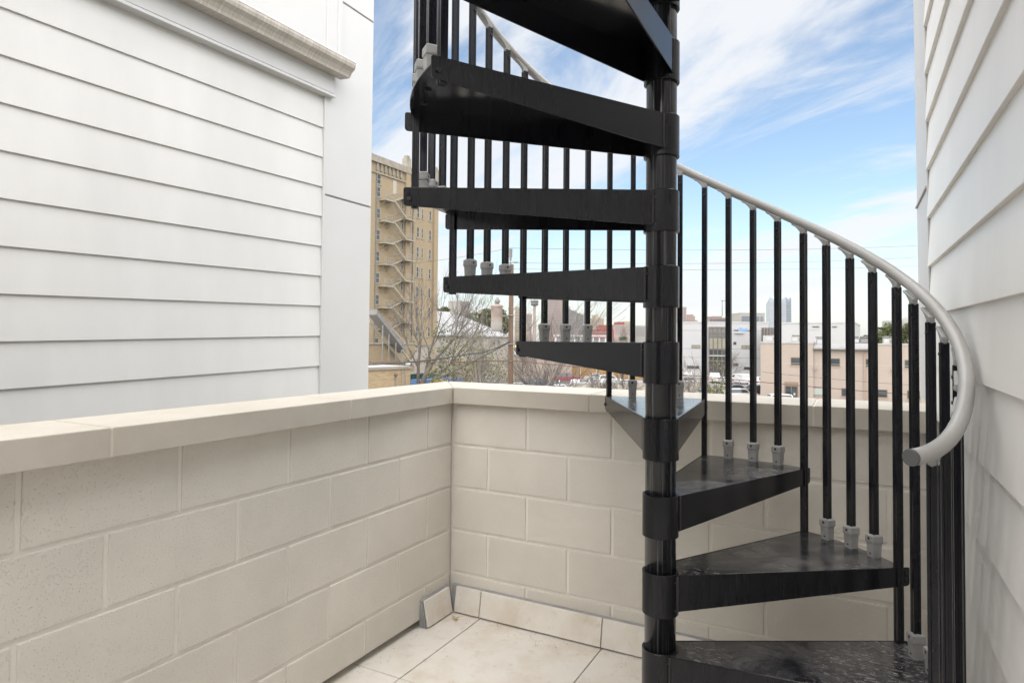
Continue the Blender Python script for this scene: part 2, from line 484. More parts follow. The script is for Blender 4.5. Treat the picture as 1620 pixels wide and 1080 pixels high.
BL, BH, JT = 0.4064, 0.2032, 0.0125
C0 = 0.985
block_cache = {}
def block_mesh(l, h):
    key = (round(l, 3), round(h, 3))
    if key not in block_cache:
        me = MB().box((-l / 2, -0.02, -h / 2), (l / 2, 0.02, h / 2)).mesh('block')
        block_cache[key] = bevel_mesh(me, 0.0045, 2)
    return block_cache[key]
def lay_blocks(wall, origin, ux, nrm, length, first_half, zfloor):
    ang = math.atan2(ux.y, ux.x)
    for r_ in range(5):
        z1 = C0 - r_ * BH - (JT * 0.2 if r_ == 0 else JT / 2)
        z0 = max(C0 - (r_ + 1) * BH + JT / 2, zfloor)
        half = first_half if r_ % 2 == 0 else not first_half
        s = 0.0
        e = BL / 2 if half else BL
        while s < length - 0.02:
            e2 = min(e, length)
            a, b = s + (JT / 2 if s > 0 else 0.004), e2 - JT / 2
            if b - a > 0.03:
                c = origin + ux * ((a + b) / 2) + nrm * (-0.02 + rnd.uniform(-0.0007, 0.0007))
                o = link('block', block_mesh(b - a, z1 - z0), M['block'], wall, Vector((c.x, c.y, (z0 + z1) / 2)))
                o.rotation_euler = (rnd.uniform(-0.002, 0.002), 0, ang + rnd.uniform(-0.0015, 0.0015))
            s = e; e += BL
wall_l = thing('parapet_wall', 'beige painted block parapet on the left, meeting the back wall at the corner', 'wall')
MB().box((-0.195, -4.6, 0.03), (-0.0055, -0.0, C0 - 0.001)).build('mortar_core', M['mortar'], wall_l)
lay_blocks(wall_l, Vector((0, -0.004, 0)), Vector((0, -1, 0)), Vector((1, 0, 0)), 4.5, True, 0.032)
wall_b = thing('parapet_wall', 'beige painted block parapet behind the spiral staircase, stone skirting at its foot', 'wall')
MB().box((-0.20, 0.0055, -0.06), (1.985, 0.27, C0 - 0.001)).build('mortar_core', M['mortar'], wall_b)
lay_blocks(wall_b, Vector((0.0, 0, 0)), Vector((1, 0, 0)), Vector((0, -1, 0)), 1.975, False, -0.03)

ZC0, ZC1 = 0.984, 1.060
def coping(wall, quad):
    a = [Vector((x, y, ZC0)) for x, y in quad]
    mb = MB().hexa(a + [Vector((p.x, p.y, ZC1)) for p in a])
    me = bevel_mesh(mb.mesh('coping_stone'), 0.003, 2)
    # slight unevenness of the cast edges
    return link('coping_stone', me, M['coping'], wall)
inn = lambda y: (0.029 + (-0.04 - y) * 0.0214, y)
outl = lambda y: (-0.236 + (-y) * 0.012, y)
g = 0.0035
yj = [-0.765, -1.66, -2.62, -3.6]
coping(wall_l, [(-0.243, 0.317), inn(-0.043), inn(yj[0] + g), outl(yj[0] + g)][::-1])
for a, b in zip(yj[:-1], yj[1:]):
    coping(wall_l, [outl(a - g), inn(a - g), inn(b + g), outl(b + g)][::-1])
xj = [(0.725, 0.705), (1.592, 1.592), (1.985, 1.985)]
coping(wall_b, [(0.0315, -0.043), (xj[0][0] - g, -0.043), (xj[0][1] - g, 0.318), (-0.238, 0.320)])
coping(wall_b, [(xj[0][0] + g, -0.043), (xj[1][0] - g, -0.040), (xj[1][1] - g, 0.318), (xj[0][1] + g, 0.318)])
coping(wall_b, [(xj[1][0] + g, -0.040), (xj[2][0] - g, -0.036), (xj[2][1] - g, 0.318), (xj[1][1] + g, 0.318)])
mbj = MB()
for yy in yj:
    mbj.box((-0.21, yy - 0.006, ZC0 + 0.002), (0.026 + (-yy) * 0.0214, yy + 0.006, ZC1 - 0.003))
mbj.build('coping_mortar', M['copejoint'], wall_l)
mbj = MB()
for x0, x1 in xj[:2]:
    mbj.box((x0 - 0.012, -0.039, ZC0 + 0.002), (x0 + 0.006, 0.31, ZC1 - 0.003))
mbj.hexa([(-0.235, 0.312, ZC0 + .002), (-0.225, 0.300, ZC0 + .002), (0.034, -0.038, ZC0 + .002), (0.026, -0.036, ZC0 + .002),
          (-0.235, 0.312, ZC1 - .003), (-0.225, 0.300, ZC1 - .003), (0.034, -0.038, ZC1 - .003), (0.026, -0.036, ZC1 - .003)])
mbj.build('coping_mortar', M['copejoint'], wall_b)

# skirting tiles lean against the walls, grey grout on top and at the open end
def skirt(wall, p0, p1, nrm, h0, h1):
    """tile from floor point p0 to p1 along the wall, nrm points into the terrace"""
    def sec(p, h): return [p + nrm * 0.036 + Vector((0, 0, 0.007)), p + nrm * 0.047 + Vector((0, 0, 0.007)), p + nrm * 0.026 + Vector((0, 0, h)), p + nrm * 0.015 + Vector((0, 0, h))]
    a, b = sec(p0, h0), sec(p1, h1)
    me = MB().poly(a + b, [(0, 1, 2, 3), (7, 6, 5, 4), (0, 4, 5, 1), (1, 5, 6, 2), (2, 6, 7, 3), (3, 7, 4, 0)]).mesh('skirting_tile')
    return link('skirting_tile', bevel_mesh(me, 0.0015, 1), M['tile'], wall)
nb = Vector((0, -1, 0)); nl = Vector((1, 0, 0))
sx = [0.048, 0.187, 0.781, 1.374, 1.966]
for a, b in zip(sx[:-1], sx[1:]):
    skirt(wall_b, Vector((a + 0.002, 0, 0)), Vector((b - 0.002, 0, 0)), nb, 0.118, 0.118)
skirt(wall_l, Vector((0, -0.245, 0)), Vector((0, -0.05, 0)), nl, 0.118, 0.118)
def groutwedge(wall, p0, p1, nrm):
    s0 = lambda p: [p + nrm * 0.0005, p + nrm * 0.035, p + nrm * 0.014 + Vector((0, 0, 0.116)), p + nrm * 0.0005 + Vector((0, 0, 0.121))]
    MB().poly(s0(p0) + s0(p1), [(0, 1, 2, 3), (7, 6, 5, 4), (0, 4, 5, 1), (1, 5, 6, 2), (2, 6, 7, 3), (3, 7, 4, 0)]).build('skirting_grout', M['greygrout'], wall)
groutwedge(wall_b, Vector((0.02, 0, 0.001)), Vector((1.966, 0, 0.001)), nb)
groutwedge(wall_l, Vector((0, -0.25, 0.001)), Vector((0, -0.04, 0.001)), nl)
# a dead leaf in the corner
leaf = MB()
pts = [Vector((0.10 + 0.018 * math.cos(t) * (1 - 0.2 * math.cos(t)), -0.105 + 0.009 * math.sin(t), 0.006 + 0.008 * math.cos(t) ** 2)) for t in [2 * math.pi * k / 10 for k in range(10)]]
leaf.prism(pts, (0, 0, 0.0015))
M['leaf'] = mat('dry_leaf', (0.50, 0.38, 0.20), rough=0.7)
tag(leaf.build('dry_leaf', M['leaf']), 'small curled dry leaf on the floor tiles in the corner', 'leaf')

gr = MB(); rgg = random.Random(21)
for k in range(420):
    if rgg.random() < .6: x, y = rgg.uniform(.06, 1.9), -.05 - abs(rgg.gauss(0, .05))
    elif rgg.random() < .7: x, y = -.02 + abs(rgg.gauss(0, .05)), rgg.uniform(-2.2, -.25)
    else: x, y = rgg.uniform(.05, 1.5), rgg.uniform(-1.2, -.06)
    r_ = rgg.uniform(.0008, .0026); a = rgg.uniform(0, 6.28)
    c_ = Vector((x, y, .0006)); d1 = Vector((math.cos(a), math.sin(a), 0)) * r_; d2 = Vector((-d1.y, d1.x, 0)) * .6; tz = Vector((0, 0, r_ * .8))
    gr.poly([c_ - d1, c_ + d2, c_ + d1, c_ - d2, c_ + tz], [(0, 1, 4), (1, 2, 4), (2, 3, 4), (3, 0, 4)])
M['grit'] = mat('brown_grit', (0.20, 0.15, 0.10), rough=0.9, var=.5, vscale=300)
tag(gr.build('floor_grit', M['grit'], fix=False), 'fine brown grit and plant specks swept against the wall feet', kind='stuff')
# the building the terrace belongs to, below the terrace
M['stucco'] = mat('beige_stucco', (0.45, 0.42, 0.37), rough=0.9, var=0.1, vscale=1)
own = MB().box((-0.199, -9.0, GZ), (9.0, 0.268, -0.061)).build('terrace_building', M['stucco'])
tag(own, 'beige lower storeys of the building under the tiled terrace', 'building')
YB = -4.75  # unseen wall and glass door, added for the stair metal to reflect
MB().box((-0.199, YB - 0.2, -0.06), (0.25, YB, 3.1)).build('added_rear_wall', M['siding_lifted'], own)  # pale added wall, also bounces light onto the terrace
MB().box((2.15, YB - 0.2, -0.06), (3.2, YB, 3.1)).build('added_rear_wall', M['siding_lifted'], own)
MB().box((0.252, YB - 0.2, 2.15), (2.148, YB, 3.1)).build('added_rear_wall', M['siding_lifted'], own)
M['added_doorframe'] = mat('added_dark_frame', (0.03, 0.03, 0.03), rough=0.4)
M['added_doorglass'] = mat('door_glass', (0.02, 0.022, 0.025), rough=0.06, spec=0.5)  # dark pane added behind the camera as something to reflect
dfm = MB()
for x0, x1 in ((0.255, 0.32), (1.16, 1.24), (2.08, 2.145)): dfm.box((x0, YB - 0.12, 0.0), (x1, YB - 0.04, 2.147))
for z0, z1 in ((0.0, 0.08), (2.07, 2.147)):
    for x0, x1 in ((0.321, 1.159), (1.241, 2.079)): dfm.box((x0, YB - 0.12, z0), (x1, YB - 0.04, z1))
dfo = dfm.build('added_door_frame', M['added_doorframe'], own)
for x0, x1 in ((0.321, 1.159), (1.241, 2.079)): MB().box((x0, YB - 0.09, 0.081), (x1, YB - 0.07, 2.069)).build('added_door_pane', M['added_doorglass'], dfo)

# ------------------------------------------------------------------ neighbour house on the left
XL = -1.08
house_l = thing('siding_house', 'white lap sided house left of the terrace with a dirty gutter', 'house')
TILT = 0.0235
def lap_plank(name, house, xw, sgn, y0, y1, z_bot, h, tilt, t_out=0.015, t_in=0.003, lean=None):
    """one lap board on the plane x = xw; sgn = +1 when the outside is +x"""
    def sec(y):
        dz = (y - 0.2) * tilt
        pts = [(xw, z_bot), (xw + sgn * t_out, z_bot), (xw + sgn * t_in, z_bot + h + 0.025), (xw - sgn * 0.004, z_bot + h + 0.025)]
        return [Vector((x + (lean(z) if lean else 0), y, z + dz)) for x, z in pts]
    a, b = sec(y0), sec(y1)
    me = MB().poly(a + b, [(0, 1, 2, 3), (7, 6, 5, 4), (0, 4, 5, 1), (1, 5, 6, 2), (2, 6, 7, 3), (3, 7, 4, 0)]).mesh(name)
    return link(name, bevel_mesh(me, 0.0012, 1), M['siding'] if sgn > 0 else M['siding_lifted'], house)
MB().box((-9.0, -9, GZ), (XL - 0.006, 0.612, 6.2)).build('house_body', M['trim'], house_l)
EXL = 0.1775
for k in range(-4, 9):
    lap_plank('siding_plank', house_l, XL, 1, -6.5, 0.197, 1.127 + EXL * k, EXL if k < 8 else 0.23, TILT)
# corner board with reveals (4 ft panels)
for z0, z1 in ((GZ, -1.5), (-1.49, 0.9255), (0.9275, 2.141), (2.153, 3.366), (3.378, 4.59), (4.602, 6.2)):
    me = MB().box((XL - 0.01, 0.201, z0), (XL + 0.022, 0.618, z1)).mesh('corner_panel')
    link('corner_panel', bevel_mesh(me, 0.002, 1), M['trim'], house_l)
me = MB().box((XL - 0.008, 0.19, -2), (XL + 0.024, 0.205, 2.78)).mesh('corner_bead'); link('corner_bead', bevel_mesh(me, 0.002), M['trim'], house_l)
for zr in (2.147, 3.372):
    MB().box((XL - 0.004, 0.205, zr - 0.005), (XL + 0.010, 0.6165, zr + 0.005)).build('reveal_strip', M['gapdark'], house_l)
# fascia, upper panels, gutter
def yz_prism(name, sec, y0, y1, m, parent, tilt=TILT, bev=0.0):
    f = lambda y: [Vector((x, y, z + (y - 0.2) * tilt)) for x, z in sec]
    n = len(sec); a, b = f(y0), f(y1)
    fs = [tuple(range(n)), tuple(range(n, 2 * n))[::-1]] + [(i, i + n, (i + 1) % n + n, (i + 1) % n) for i in range(n)]
    me = MB().poly(a + b, fs).mesh(name)
    bm = bmesh.new(); bm.from_mesh(me); bmesh.ops.recalc_face_normals(bm, faces=bm.faces); bm.to_mesh(me); bm.free()
    if bev: bevel_mesh(me, bev, 1)
    return link(name, me, m, parent)
yz_prism('fascia_board', [(XL, 2.755), (XL + 0.055, 2.755), (XL + 0.055, 2.925), (XL, 2.925)], -6.5, 0.235, M['trim'], house_l, bev=0.003)
yz_prism('drip_cap', [(XL, 2.735), (XL + 0.063, 2.735), (XL + 0.060, 2.752), (XL, 2.752)], -6.5, 0.240, M['trim'], house_l, bev=0.002)
for y0, y1 in ((-6.5, -2.21), (-2.2, -0.985), (-0.975, 0.272)):
    me = MB().box((XL - 0.008, y0, 2.90), (XL + 0.012, y1, 6.2)).mesh('upper_panel'); link('upper_panel', bevel_mesh(me, 0.002), M['trim'], house_l)
me = MB().box((XL - 0.006, 0.286, 2.92), (XL + 0.034, 0.316, 6.2)).mesh('trim_strip'); link('trim_strip', bevel_mesh(me, 0.002), M['trim'], house_l)
GX = XL + 0.058
sec = [(GX, 2.9320), (GX, 2.8599), (GX + 0.075, 2.8550), (GX + 0.080, 2.8690), (GX + 0.094, 2.8865), (GX + 0.118, 2.9019), (GX + 0.124, 2.9180), (GX + 0.124, 2.9320),
       (GX + 0.118, 2.9320), (GX + 0.117, 2.9201), (GX + 0.112, 2.9061), (GX + 0.088, 2.8893), (GX + 0.074, 2.8711), (GX + 0.070, 2.8592), (GX + 0.005, 2.8641), (GX + 0.005, 2.9320)]
yz_prism('gutter', sec, -6.5, 0.275, M['gutter'], house_l, tilt=0.02)
yz_prism('gutter_lip', [(GX + 0.110, 2.9324), (GX + 0.1265, 2.9324), (GX + 0.1265, 2.9397), (GX + 0.110, 2.9397)], -6.5, 0.277, M['gutterlip'], house_l, tilt=0.02, bev=0.002)
yz_prism('gutter_end_cap', [(GX + 0.0, 2.9341), (GX + 0.0, 2.8585), (GX + 0.076, 2.8536), (GX + 0.096, 2.8851), (GX + 0.120, 2.9005), (GX + 0.126, 2.9341)], 0.2765, 0.280, M['gutterlip'], house_l, tilt=0.02)
MB().fbox(Vector((XL + 0.02, 0.30, 2.935)), Vector((1, 0, 0.1)), Vector((0, 1, 0)), Vector((0, -0.2, 1)), (0, -0.035, 0), (0.05, 0.02, 0.045)).build('flashing', M['greygrout'], house_l)

# ------------------------------------------------------------------ house on the right
XR = 1.983
house_r = thing('siding_house', 'white lap sided house wall close beside the stair handrail on the right', 'house')
LEAN = lambda z: -0.008 * max(z - 1.15, 0)
MB().hexa([(XR + 0.02, -9, -0.05), (9, -9, -0.05), (9, 0.605, -0.05), (XR + 0.02, 0.605, -0.05),
           (XR + 0.02 + LEAN(3.35), -9, 3.35), (9, -9, 3.35), (9, 0.605, 3.35), (XR + 0.02 + LEAN(3.35), 0.605, 3.35)]).build('house_body', M['trim'], house_r)
EXR = 0.1785
for k in range(-9, 10):
    zb = 1.572 + EXR * k
    if zb + EXR > -0.02:
        lap_plank('siding_plank', house_r, XR, -1, -6.5, 0.163 if zb > 1.0 else -0.046, zb, EXR, 0.012, t_out=0.016, lean=LEAN)
def rtrim(name, y0, y1, z0, z1, th, m=None, bev=0.002):
    p = []
    for z in (z0, z1):
        x1 = XR + LEAN(z)
        p += [(x1 - th, y0, z), (x1 + 0.03, y0, z), (x1 + 0.03, y1, z), (x1 - th, y1, z)]
    me = MB().hexa(p).mesh(name)
    return link(name, bevel_mesh(me, bev, 1), m or M['trim'], house_r)
for z0, z1 in ((1.0625, 1.868), (1.880, 3.1), (3.112, 3.35)):
    rtrim('corner_panel', 0.182, 0.610, z0, z1, 0.010)
rtrim('corner_bead', 0.166, 0.184, 1.063, 3.35, 0.0125)
for zr in (1.874, 3.106):
    rtrim('reveal_strip', 0.19, 0.615, zr - 0.004, zr + 0.004, 0.016, M['gapdark'], 0.0005)

# ------------------------------------------------------------------ spiral staircase
AX, AY = 1.23976, -0.82814
RT = 0.7063
A0, ST, RISE, Z1 = 0.0311386, 0.5215538, 0.2121628, 0.436602
WID = 0.530203
stair = thing('spiral_staircase', 'black steel spiral staircase with grey handrail winding up round a centre pole', 'staircase', (AX, AY, 0))
PR, CRAD = 0.0428, 0.0500
NT = 12
pole = MB().lathe([(0.0, 0.0), (PR, 0.0), (PR, 3.6), (0.0, 3.6)], (0, 0, 0), 40).build('pole', M['pole'], stair)
bp_ = MB().lathe([(0, 0.001), (0.11, 0.001), (0.11, 0.010), (0.105, 0.012), (0.0, 0.012)], (0, 0, 0), 32); bp_.build('base_plate', M['black'], stair)
# one tread, local x pointing along its middle, top at z = 0
HW = WID / 2
def tread_parts():
    co = RT * math.cos(HW); so = RT * math.sin(HW)
    ri, si = 0.024, 0.0445
    T = 0.004
    plate = MB()
    n = 12
    arc = [(RT * math.cos(t) * 1.004, RT * math.sin(t) * 1.004) for t in [-HW + 2 * HW * k / n for k in range(n + 1)]]
    outl_ = [(ri, -si)] + arc + [(ri, si)]
    plate.prism([(x, y, -T) for x, y in outl_], (0, 0, T))
    pm = bevel_mesh(plate.mesh('plate'), 0.0015, 2, 40)
    fl = []
    for sg in (-1, 1):
        a = Vector((ri, sg * si, 0)); b = Vector((co, sg * so, 0)); d = (b - a); L = d.length; d.normalize()
        nrm = Vector((-d.y, d.x, 0)) * sg
        e = L + 0.020
        hc, ho = 0.098, 0.052
        # side outline: rounded outer bottom corner
        out = [(-0.004, 0.0005), (e - 0.003, 0.0005), (e, -0.003)]
        for k in range(5):
            t = math.pi / 2 * k / 4
            out.append((e - 0.010 + 0.010 * math.cos(t), -ho + 0.010 - 0.010 * math.sin(t)))
        out.append((-0.004, -hc))
        P = [a + d * x + Vector((0, 0, z)) for x, z in out]
        me = MB().prism(P, nrm * 0.0042).mesh('flange')
        fl.append((bevel_mesh(me, 0.0012, 2, 40), a, d, nrm, L, e))
    return pm, fl
plate_me, flanges = tread_parts()
collar_me = MB().lathe([(PR + 0.0008, -0.113), (CRAD - 0.001, -0.113), (CRAD, -0.112), (CRAD, 0.002), (CRAD - 0.001, 0.003), (PR + 0.0008, 0.003), (PR + 0.0008, -0.113)], (0, 0, 0), 40).mesh('collar')
bm = bmesh.new(); bm.from_mesh(collar_me); bmesh.ops.recalc_face_normals(bm, faces=bm.faces)
for f in bm.faces: f.smooth = True
for e_ in bm.edges:
    if e_.calc_face_angle(0) > R(35): e_.smooth = False
bm.to_mesh(collar_me); bm.free()
def hexhead(c, axis, r_, h, n=6):
    axis = axis.normalized(); u = axis.orthogonal().normalized(); w = axis.cross(u)
    pts = [c + (u * math.cos(2 * math.pi * k / n) + w * math.sin(2 * math.pi * k / n)) * r_ for k in range(n)]
    return MB().prism(pts, axis * h)
screw_mb = MB()
for z in (-0.018, -0.094):
    for s_ in (-1, 1):
        pass
def collar_screw(ang, z):
    n = Vector((math.cos(ang), math.sin(ang), 0))
    c = n * (CRAD - 0.001) + Vector((0, 0, z))
    ring = hexhead(c, n, 0.0045, 0.0016, 10).mesh('screw_hole')
    core = hexhead(c + n * 0.0006, n, 0.0026, 0.0015, 8).mesh('screw_head')
    return ring, core
collar_screws = [collar_screw(a, z) for a in (R(-70), R(70)) for z in (-0.019, -0.094)]
slot_me, bolt_me = [], []
for me, a, d, nrm, L, e in flanges:
    c = a + d * (L + 0.004) + nrm * 0.0040
    sl = MB()
    pts = []
    for k in range(9):
        t = math.pi * k / 8
        pts.append(c + d * (0.0032 * math.cos(t)) + Vector((0, 0, -0.012 + 0.0032 * math.sin(t))))
    for k in range(9):
        t = math.pi + math.pi * k / 8
        pts.append(c + d * (0.0058 * math.cos(t)) + Vector((0, 0, -0.033 + 0.0058 * math.sin(t))))
    sl.prism(pts, nrm * 0.0006)
    slot_me.append(sl.mesh('slot'))
    bolt_me.append(hexhead(c + Vector((0, 0, -0.032)), nrm, 0.0062, 0.0052).mesh('bolt'))
weld_me = []
for me, a, d, nrm, L, e in flanges:
    pth = [Vector((a + d * 0.0005 + nrm * 0.0042)) + Vector((0, 0, -0.002 - 0.093 * k / 8)) for k in range(9)]
    weld_me.append(MB().tube(pth, 0.0032, 6).mesh('weld'))
for me_ in [x for p_ in collar_screws for x in p_] + slot_me + bolt_me + weld_me:
    bm = bmesh.new(); bm.from_mesh(me_); bmesh.ops.recalc_face_normals(bm, faces=bm.faces); bm.to_mesh(me_); bm.free()

# balusters -----------------------------------------------------------
RB = 0.699
HRAIL = 0.836           # rail centre above the tread line
def line_z(a): return Z1 + RISE * (a - A0) / ST
A_END = A0 - ST - R(7.6)
def rail_z(a):
    a_flat = A0 - ST + R(14)
    if a >= a_flat: return line_z(a) + HRAIL
    t = (a_flat - a)
    return line_z(a_flat) + HRAIL - (RISE / ST) * (t - t * t / (2 * R(22)))
def bal_mesh(z0, z1):
    w = 0.0093
    # square tube with two shallow grooves on every side, local x radial
    g_ = 0.0016; prof = []
    for q_ in range(4):
        a = q_ * math.pi / 2
        base = [(w, -w), (w, -0.0036), (w - g_, -0.0027), (w - g_, 0.0027), (w, 0.0036)]
        for x, y in base:
            prof.append((x * math.cos(a) - y * math.sin(a), x * math.sin(a) + y * math.cos(a)))
    me = MB().prism([(x, y, z0) for x, y in prof], (0, 0, z1 - z0)).mesh('baluster')
    bm = bmesh.new(); bm.from_mesh(me); bmesh.ops.recalc_face_normals(bm, faces=bm.faces); bm.to_mesh(me); bm.free()
    return me
def frust(mb, c, w0, d0, w1, d1, z0, z1):
    p = []
    for (w, d, z) in ((w0, d0, z0), (w1, d1, z1)):
        p += [c + Vector((-w, -d, z)), c + Vector((w, -d, z)), c + Vector((w, d, z)), c + Vector((-w, d, z))]
    mb.hexa(p)
cl = MB()
O = Vector((0, 0, 0))
frust(cl, O, 0.0130, 0.0130, 0.0147, 0.0147, 0.0, 0.043)
frust(cl, O, 0.0163, 0.0163, 0.0170, 0.0170, 0.0432, 0.047)
frust(cl, O, 0.0170, 0.0170, 0.0165, 0.0165, 0.0472, 0.064)
frust(cl, O, 0.0165, 0.0165, 0.0125, 0.0125, 0.0642, 0.068)
clamp_me = cl.mesh('foot_clamp')
bm = bmesh.new(); bm.from_mesh(clamp_me); bmesh.ops.recalc_face_normals(bm, faces=bm.faces); bm.to_mesh(clamp_me); bm.free()
cs = hexhead(Vector((-0.0168, 0.002, 0.056)), Vector((-1, 0, 0)), 0.0042, 0.001, 10).mesh('clamp_screw')
cs2 = hexhead(Vector((-0.0133, 0.0, 0.012)), Vector((-1, 0, 0)), 0.0032, 0.001, 4).mesh('clamp_slot')
# rail bracket: round lug plus a blade up the slope; local x = uphill tangent, y = radial
SL = RISE / ST / RB
sa = math.atan(SL)
def bracket_mesh():
    lug = [(0.0108 * math.cos(t), 0.0108 * math.sin(t)) for t in [math.pi * (1.0 + k / 8) + 0.35 for k in range(9)]]
    top = lambda x: 0.0112 + x * SL        # underside of the rail along the slope
    pr = lug + [(0.0125, top(0.0125) - 0.013), (0.017, top(0.017) - 0.0095), (0.024, top(0.024) - 0.006), (0.032, top(0.032) - 0.0035), (0.036, top(0.036) - 0.0045), (0.041, top(0.041) - 0.003),
                (0.043, top(0.043) + 0.002), (-0.010, top(-0.010) + 0.004)]
    mb = MB()
    mb.prism([(x, -0.007, z) for x, z in pr], (0, 0.014, 0))
    return bevel_mesh(mb.mesh('rail_bracket'), 0.0012, 1, 50)
brk_me = bracket_mesh()
brk_screw = hexhead(Vector((0, -0.007, 0)), Vector((0, -1, 0)), 0.0048, 0.0014, 10).mesh('bracket_screw')
for k_ in (cs, cs2, brk_screw):
    bm = bmesh.new(); bm.from_mesh(k_); bmesh.ops.recalc_face_normals(bm, faces=bm.faces); bm.to_mesh(k_); bm.free()
BR_DZ = 0.0285          # lug centre below rail centre

def place(name, me, m, parent, loc=(0, 0, 0), rz=0.0):
    o = link(name, me, m, parent)
    o.location = loc
    o.rotation_euler = (0, 0, rz)
    return o
for n in range(0, NT):
    a_mid = A0 + ST * (n - 1) + HW
    zt = Z1 + RISE * (n - 1)
    tr = place('tread', plate_me, M['tread'], stair, (0, 0, zt), a_mid)
    place('collar', collar_me, M['black'], tr)
    for i, (me, a, d, nrm, L, e) in enumerate(flanges):
        place('flange', me, M['black'], tr)
        place('slot', slot_me[i], M['hole'], tr)
        place('bolt', bolt_me[i], M['bolt'], tr)
        place('weld', weld_me[i], M['weld'], tr)
    for ring, core in collar_screws:
        place('screw_hole', ring, M['black'], tr)
        place('screw', core, M['rust'], tr)
    for k in (1, 2, 3):   # bolts under the plate
        aa = (-HW + 2 * HW * k / 4)
        o = place('under_bolt', hexhead(Vector((0.672 * math.cos(aa), 0.672 * math.sin(aa), -0.0042)), Vector((0, 0, -1)), 0.009, 0.005, 8).mesh('under_bolt'), M['bolt'], tr)
rail_screw_mats = [M['cast'], M['cast'], M['rust']]
for n in range(0, NT):
    for k in range(4):
        a = A0 + ST * (n - 1) + ST * k / 4
        zrail = rail_z(a)
        ztop = zrail - BR_DZ
        zt = Z1 + RISE * (n - 1)
        if k == 0:
            zb = (zt - RISE - 0.058) if n > 0 else 0.004
            r_ = RB - 0.004
        else:
            zb = zt + 0.030
            r_ = RB - 0.012
        loc = Vector((r_ * math.cos(a), r_ * math.sin(a), 0))
        b = place('baluster', bal_mesh(zb, ztop - 0.004), M['baluster'], stair, loc, a)
        place('bracket_lug', MB().box((-0.0112, -0.0112, ztop - 0.03), (0.0112, 0.0112, ztop - 0.008)).mesh('bracket_lug'), M['black'], b, (0, 0, 0)) if False else None
        o = place('rail_bracket', brk_me, M['cast'], b, (0, 0, ztop), math.pi / 2)
        o = place('bracket_screw', brk_screw, rnd.choice(rail_screw_mats), b, (0, 0, ztop), math.pi / 2)
        o = place('bracket_screw', brk_screw, M['cast'], b, (0, 0, ztop), -math.pi / 2)
        bs_ = hexhead(Vector((-0.0093, 0, ztop - 0.032)), Vector((-1, 0, 0)), 0.0042, 0.003, 8).mesh('baluster_screw')
        place('baluster_screw', bs_, M['bolt'], b)
        if k:
            place('foot_clamp', clamp_me, M['cast'], b, (0, 0, zt))
            place('clamp_screw', cs, M['rust'], b, (0, 0, zt))
            place('clamp_slot', cs2, M['hole'], b, (0, 0, zt))
rp = []
steps = 160
a1 = A0 + ST * (NT - 1)
for i in range(steps + 1):
    a = A_END + (a1 - A_END) * i / steps
    rp.append(((RB + 0.004) * math.cos(a), (RB + 0.004) * math.sin(a), rail_z(a)))
rail = MB().tube(rp, 0.0155, 20).build('handrail', M['rail'], stair)
d0 = (Vector(rp[0]) - Vector(rp[1])).normalized()
MB().tube([Vector(rp[0]) - d0 * 0.001, Vector(rp[0]) + d0 * 0.002, Vector(rp[0]) + d0 * 0.0035], [0.0161, 0.0161, 0.0145], 20).build('end_cap', M['cap'], rail)

# ================================================================== the city behind
M['tanbrick'] = brick_wall_material('tan_brick', (0.274, 0.213, 0.134), (0.204, 0.149, 0.084), (0.256, 0.222, 0.169))
M['tanbrick2'] = brick_wall_material('tan_brick_blotched', (0.329, 0.253, 0.150), (0.210, 0.136, 0.068), (0.297, 0.253, 0.188), 0.7)
M['limestone'] = mat('limestone_trim', (0.257, 0.232, 0.194), rough=0.85, var=0.3, vscale=1.2, vdet=8)
M['paleframe'] = mat('pale_frame', (0.330, 0.308, 0.270), rough=0.6)
M['glass'] = mat('window_glass', (0.045, 0.055, 0.060), rough=0.08, spec=0.6, var=0.5, vscale=0.35)
M['glassblue'] = mat('blue_glass', (0.064, 0.092, 0.141), rough=0.10, spec=0.7, var=0.3, vscale=0.05)
M['glassgrey'] = mat('grey_glass', (0.080, 0.085, 0.085), rough=0.12, spec=0.6, var=0.5, vscale=0.3)
M['blind'] = mat('blind_behind_glass', (0.215, 0.201, 0.150), rough=0.4, var=0.2, vscale=0.8)
M['paleglass'] = mat('pale_glass', (0.280, 0.312, 0.291), rough=0.15, spec=0.6)
M['escape'] = mat('cream_escape_steel', (0.299, 0.271, 0.222), rough=0.6, var=0.2, vscale=2)
M['greymetal'] = mat('grey_metal', (0.181, 0.176, 0.170), rough=0.55, var=0.3, vscale=2)
M['white'] = mat('white_painted', (0.336, 0.336, 0.340), rough=0.7, var=0.05, vscale=0.2)
M['whiteroof'] = mat('white_roof', (0.336, 0.336, 0.340), rough=0.7, col2=(0.261, 0.261, 0.264), vscale=1.2, vdet=8)
M['cream'] = mat('cream_stucco', (0.310, 0.280, 0.240), rough=0.85, var=0.15, vscale=0.7, vdet=8)
M['pink'] = mat('pink_stucco', (0.293, 0.246, 0.210), rough=0.9, var=0.06, vscale=0.4, vdet=8)
M['pinkd'] = mat('brown_recess', (0.194, 0.134, 0.098), rough=0.9)
M['darkframe'] = mat('brown_frame', (0.100, 0.085, 0.070), rough=0.5)
M['sill'] = mat('pink_sill', (0.266, 0.201, 0.157), rough=0.9)
M['rosy'] = mat('rosy_masonry', (0.250, 0.204, 0.190), rough=0.9, var=0.15, vscale=0.1)
M['rosy2'] = mat('pink_brown_masonry', (0.226, 0.177, 0.162), rough=0.9, var=0.1, vscale=0.1)
M['slate'] = mat('slate_grey', (0.115, 0.112, 0.115), rough=0.8, var=0.2, vscale=0.05)
M['beige'] = mat('beige_masonry', (0.267, 0.223, 0.172), rough=0.9, var=0.15, vscale=0.1)
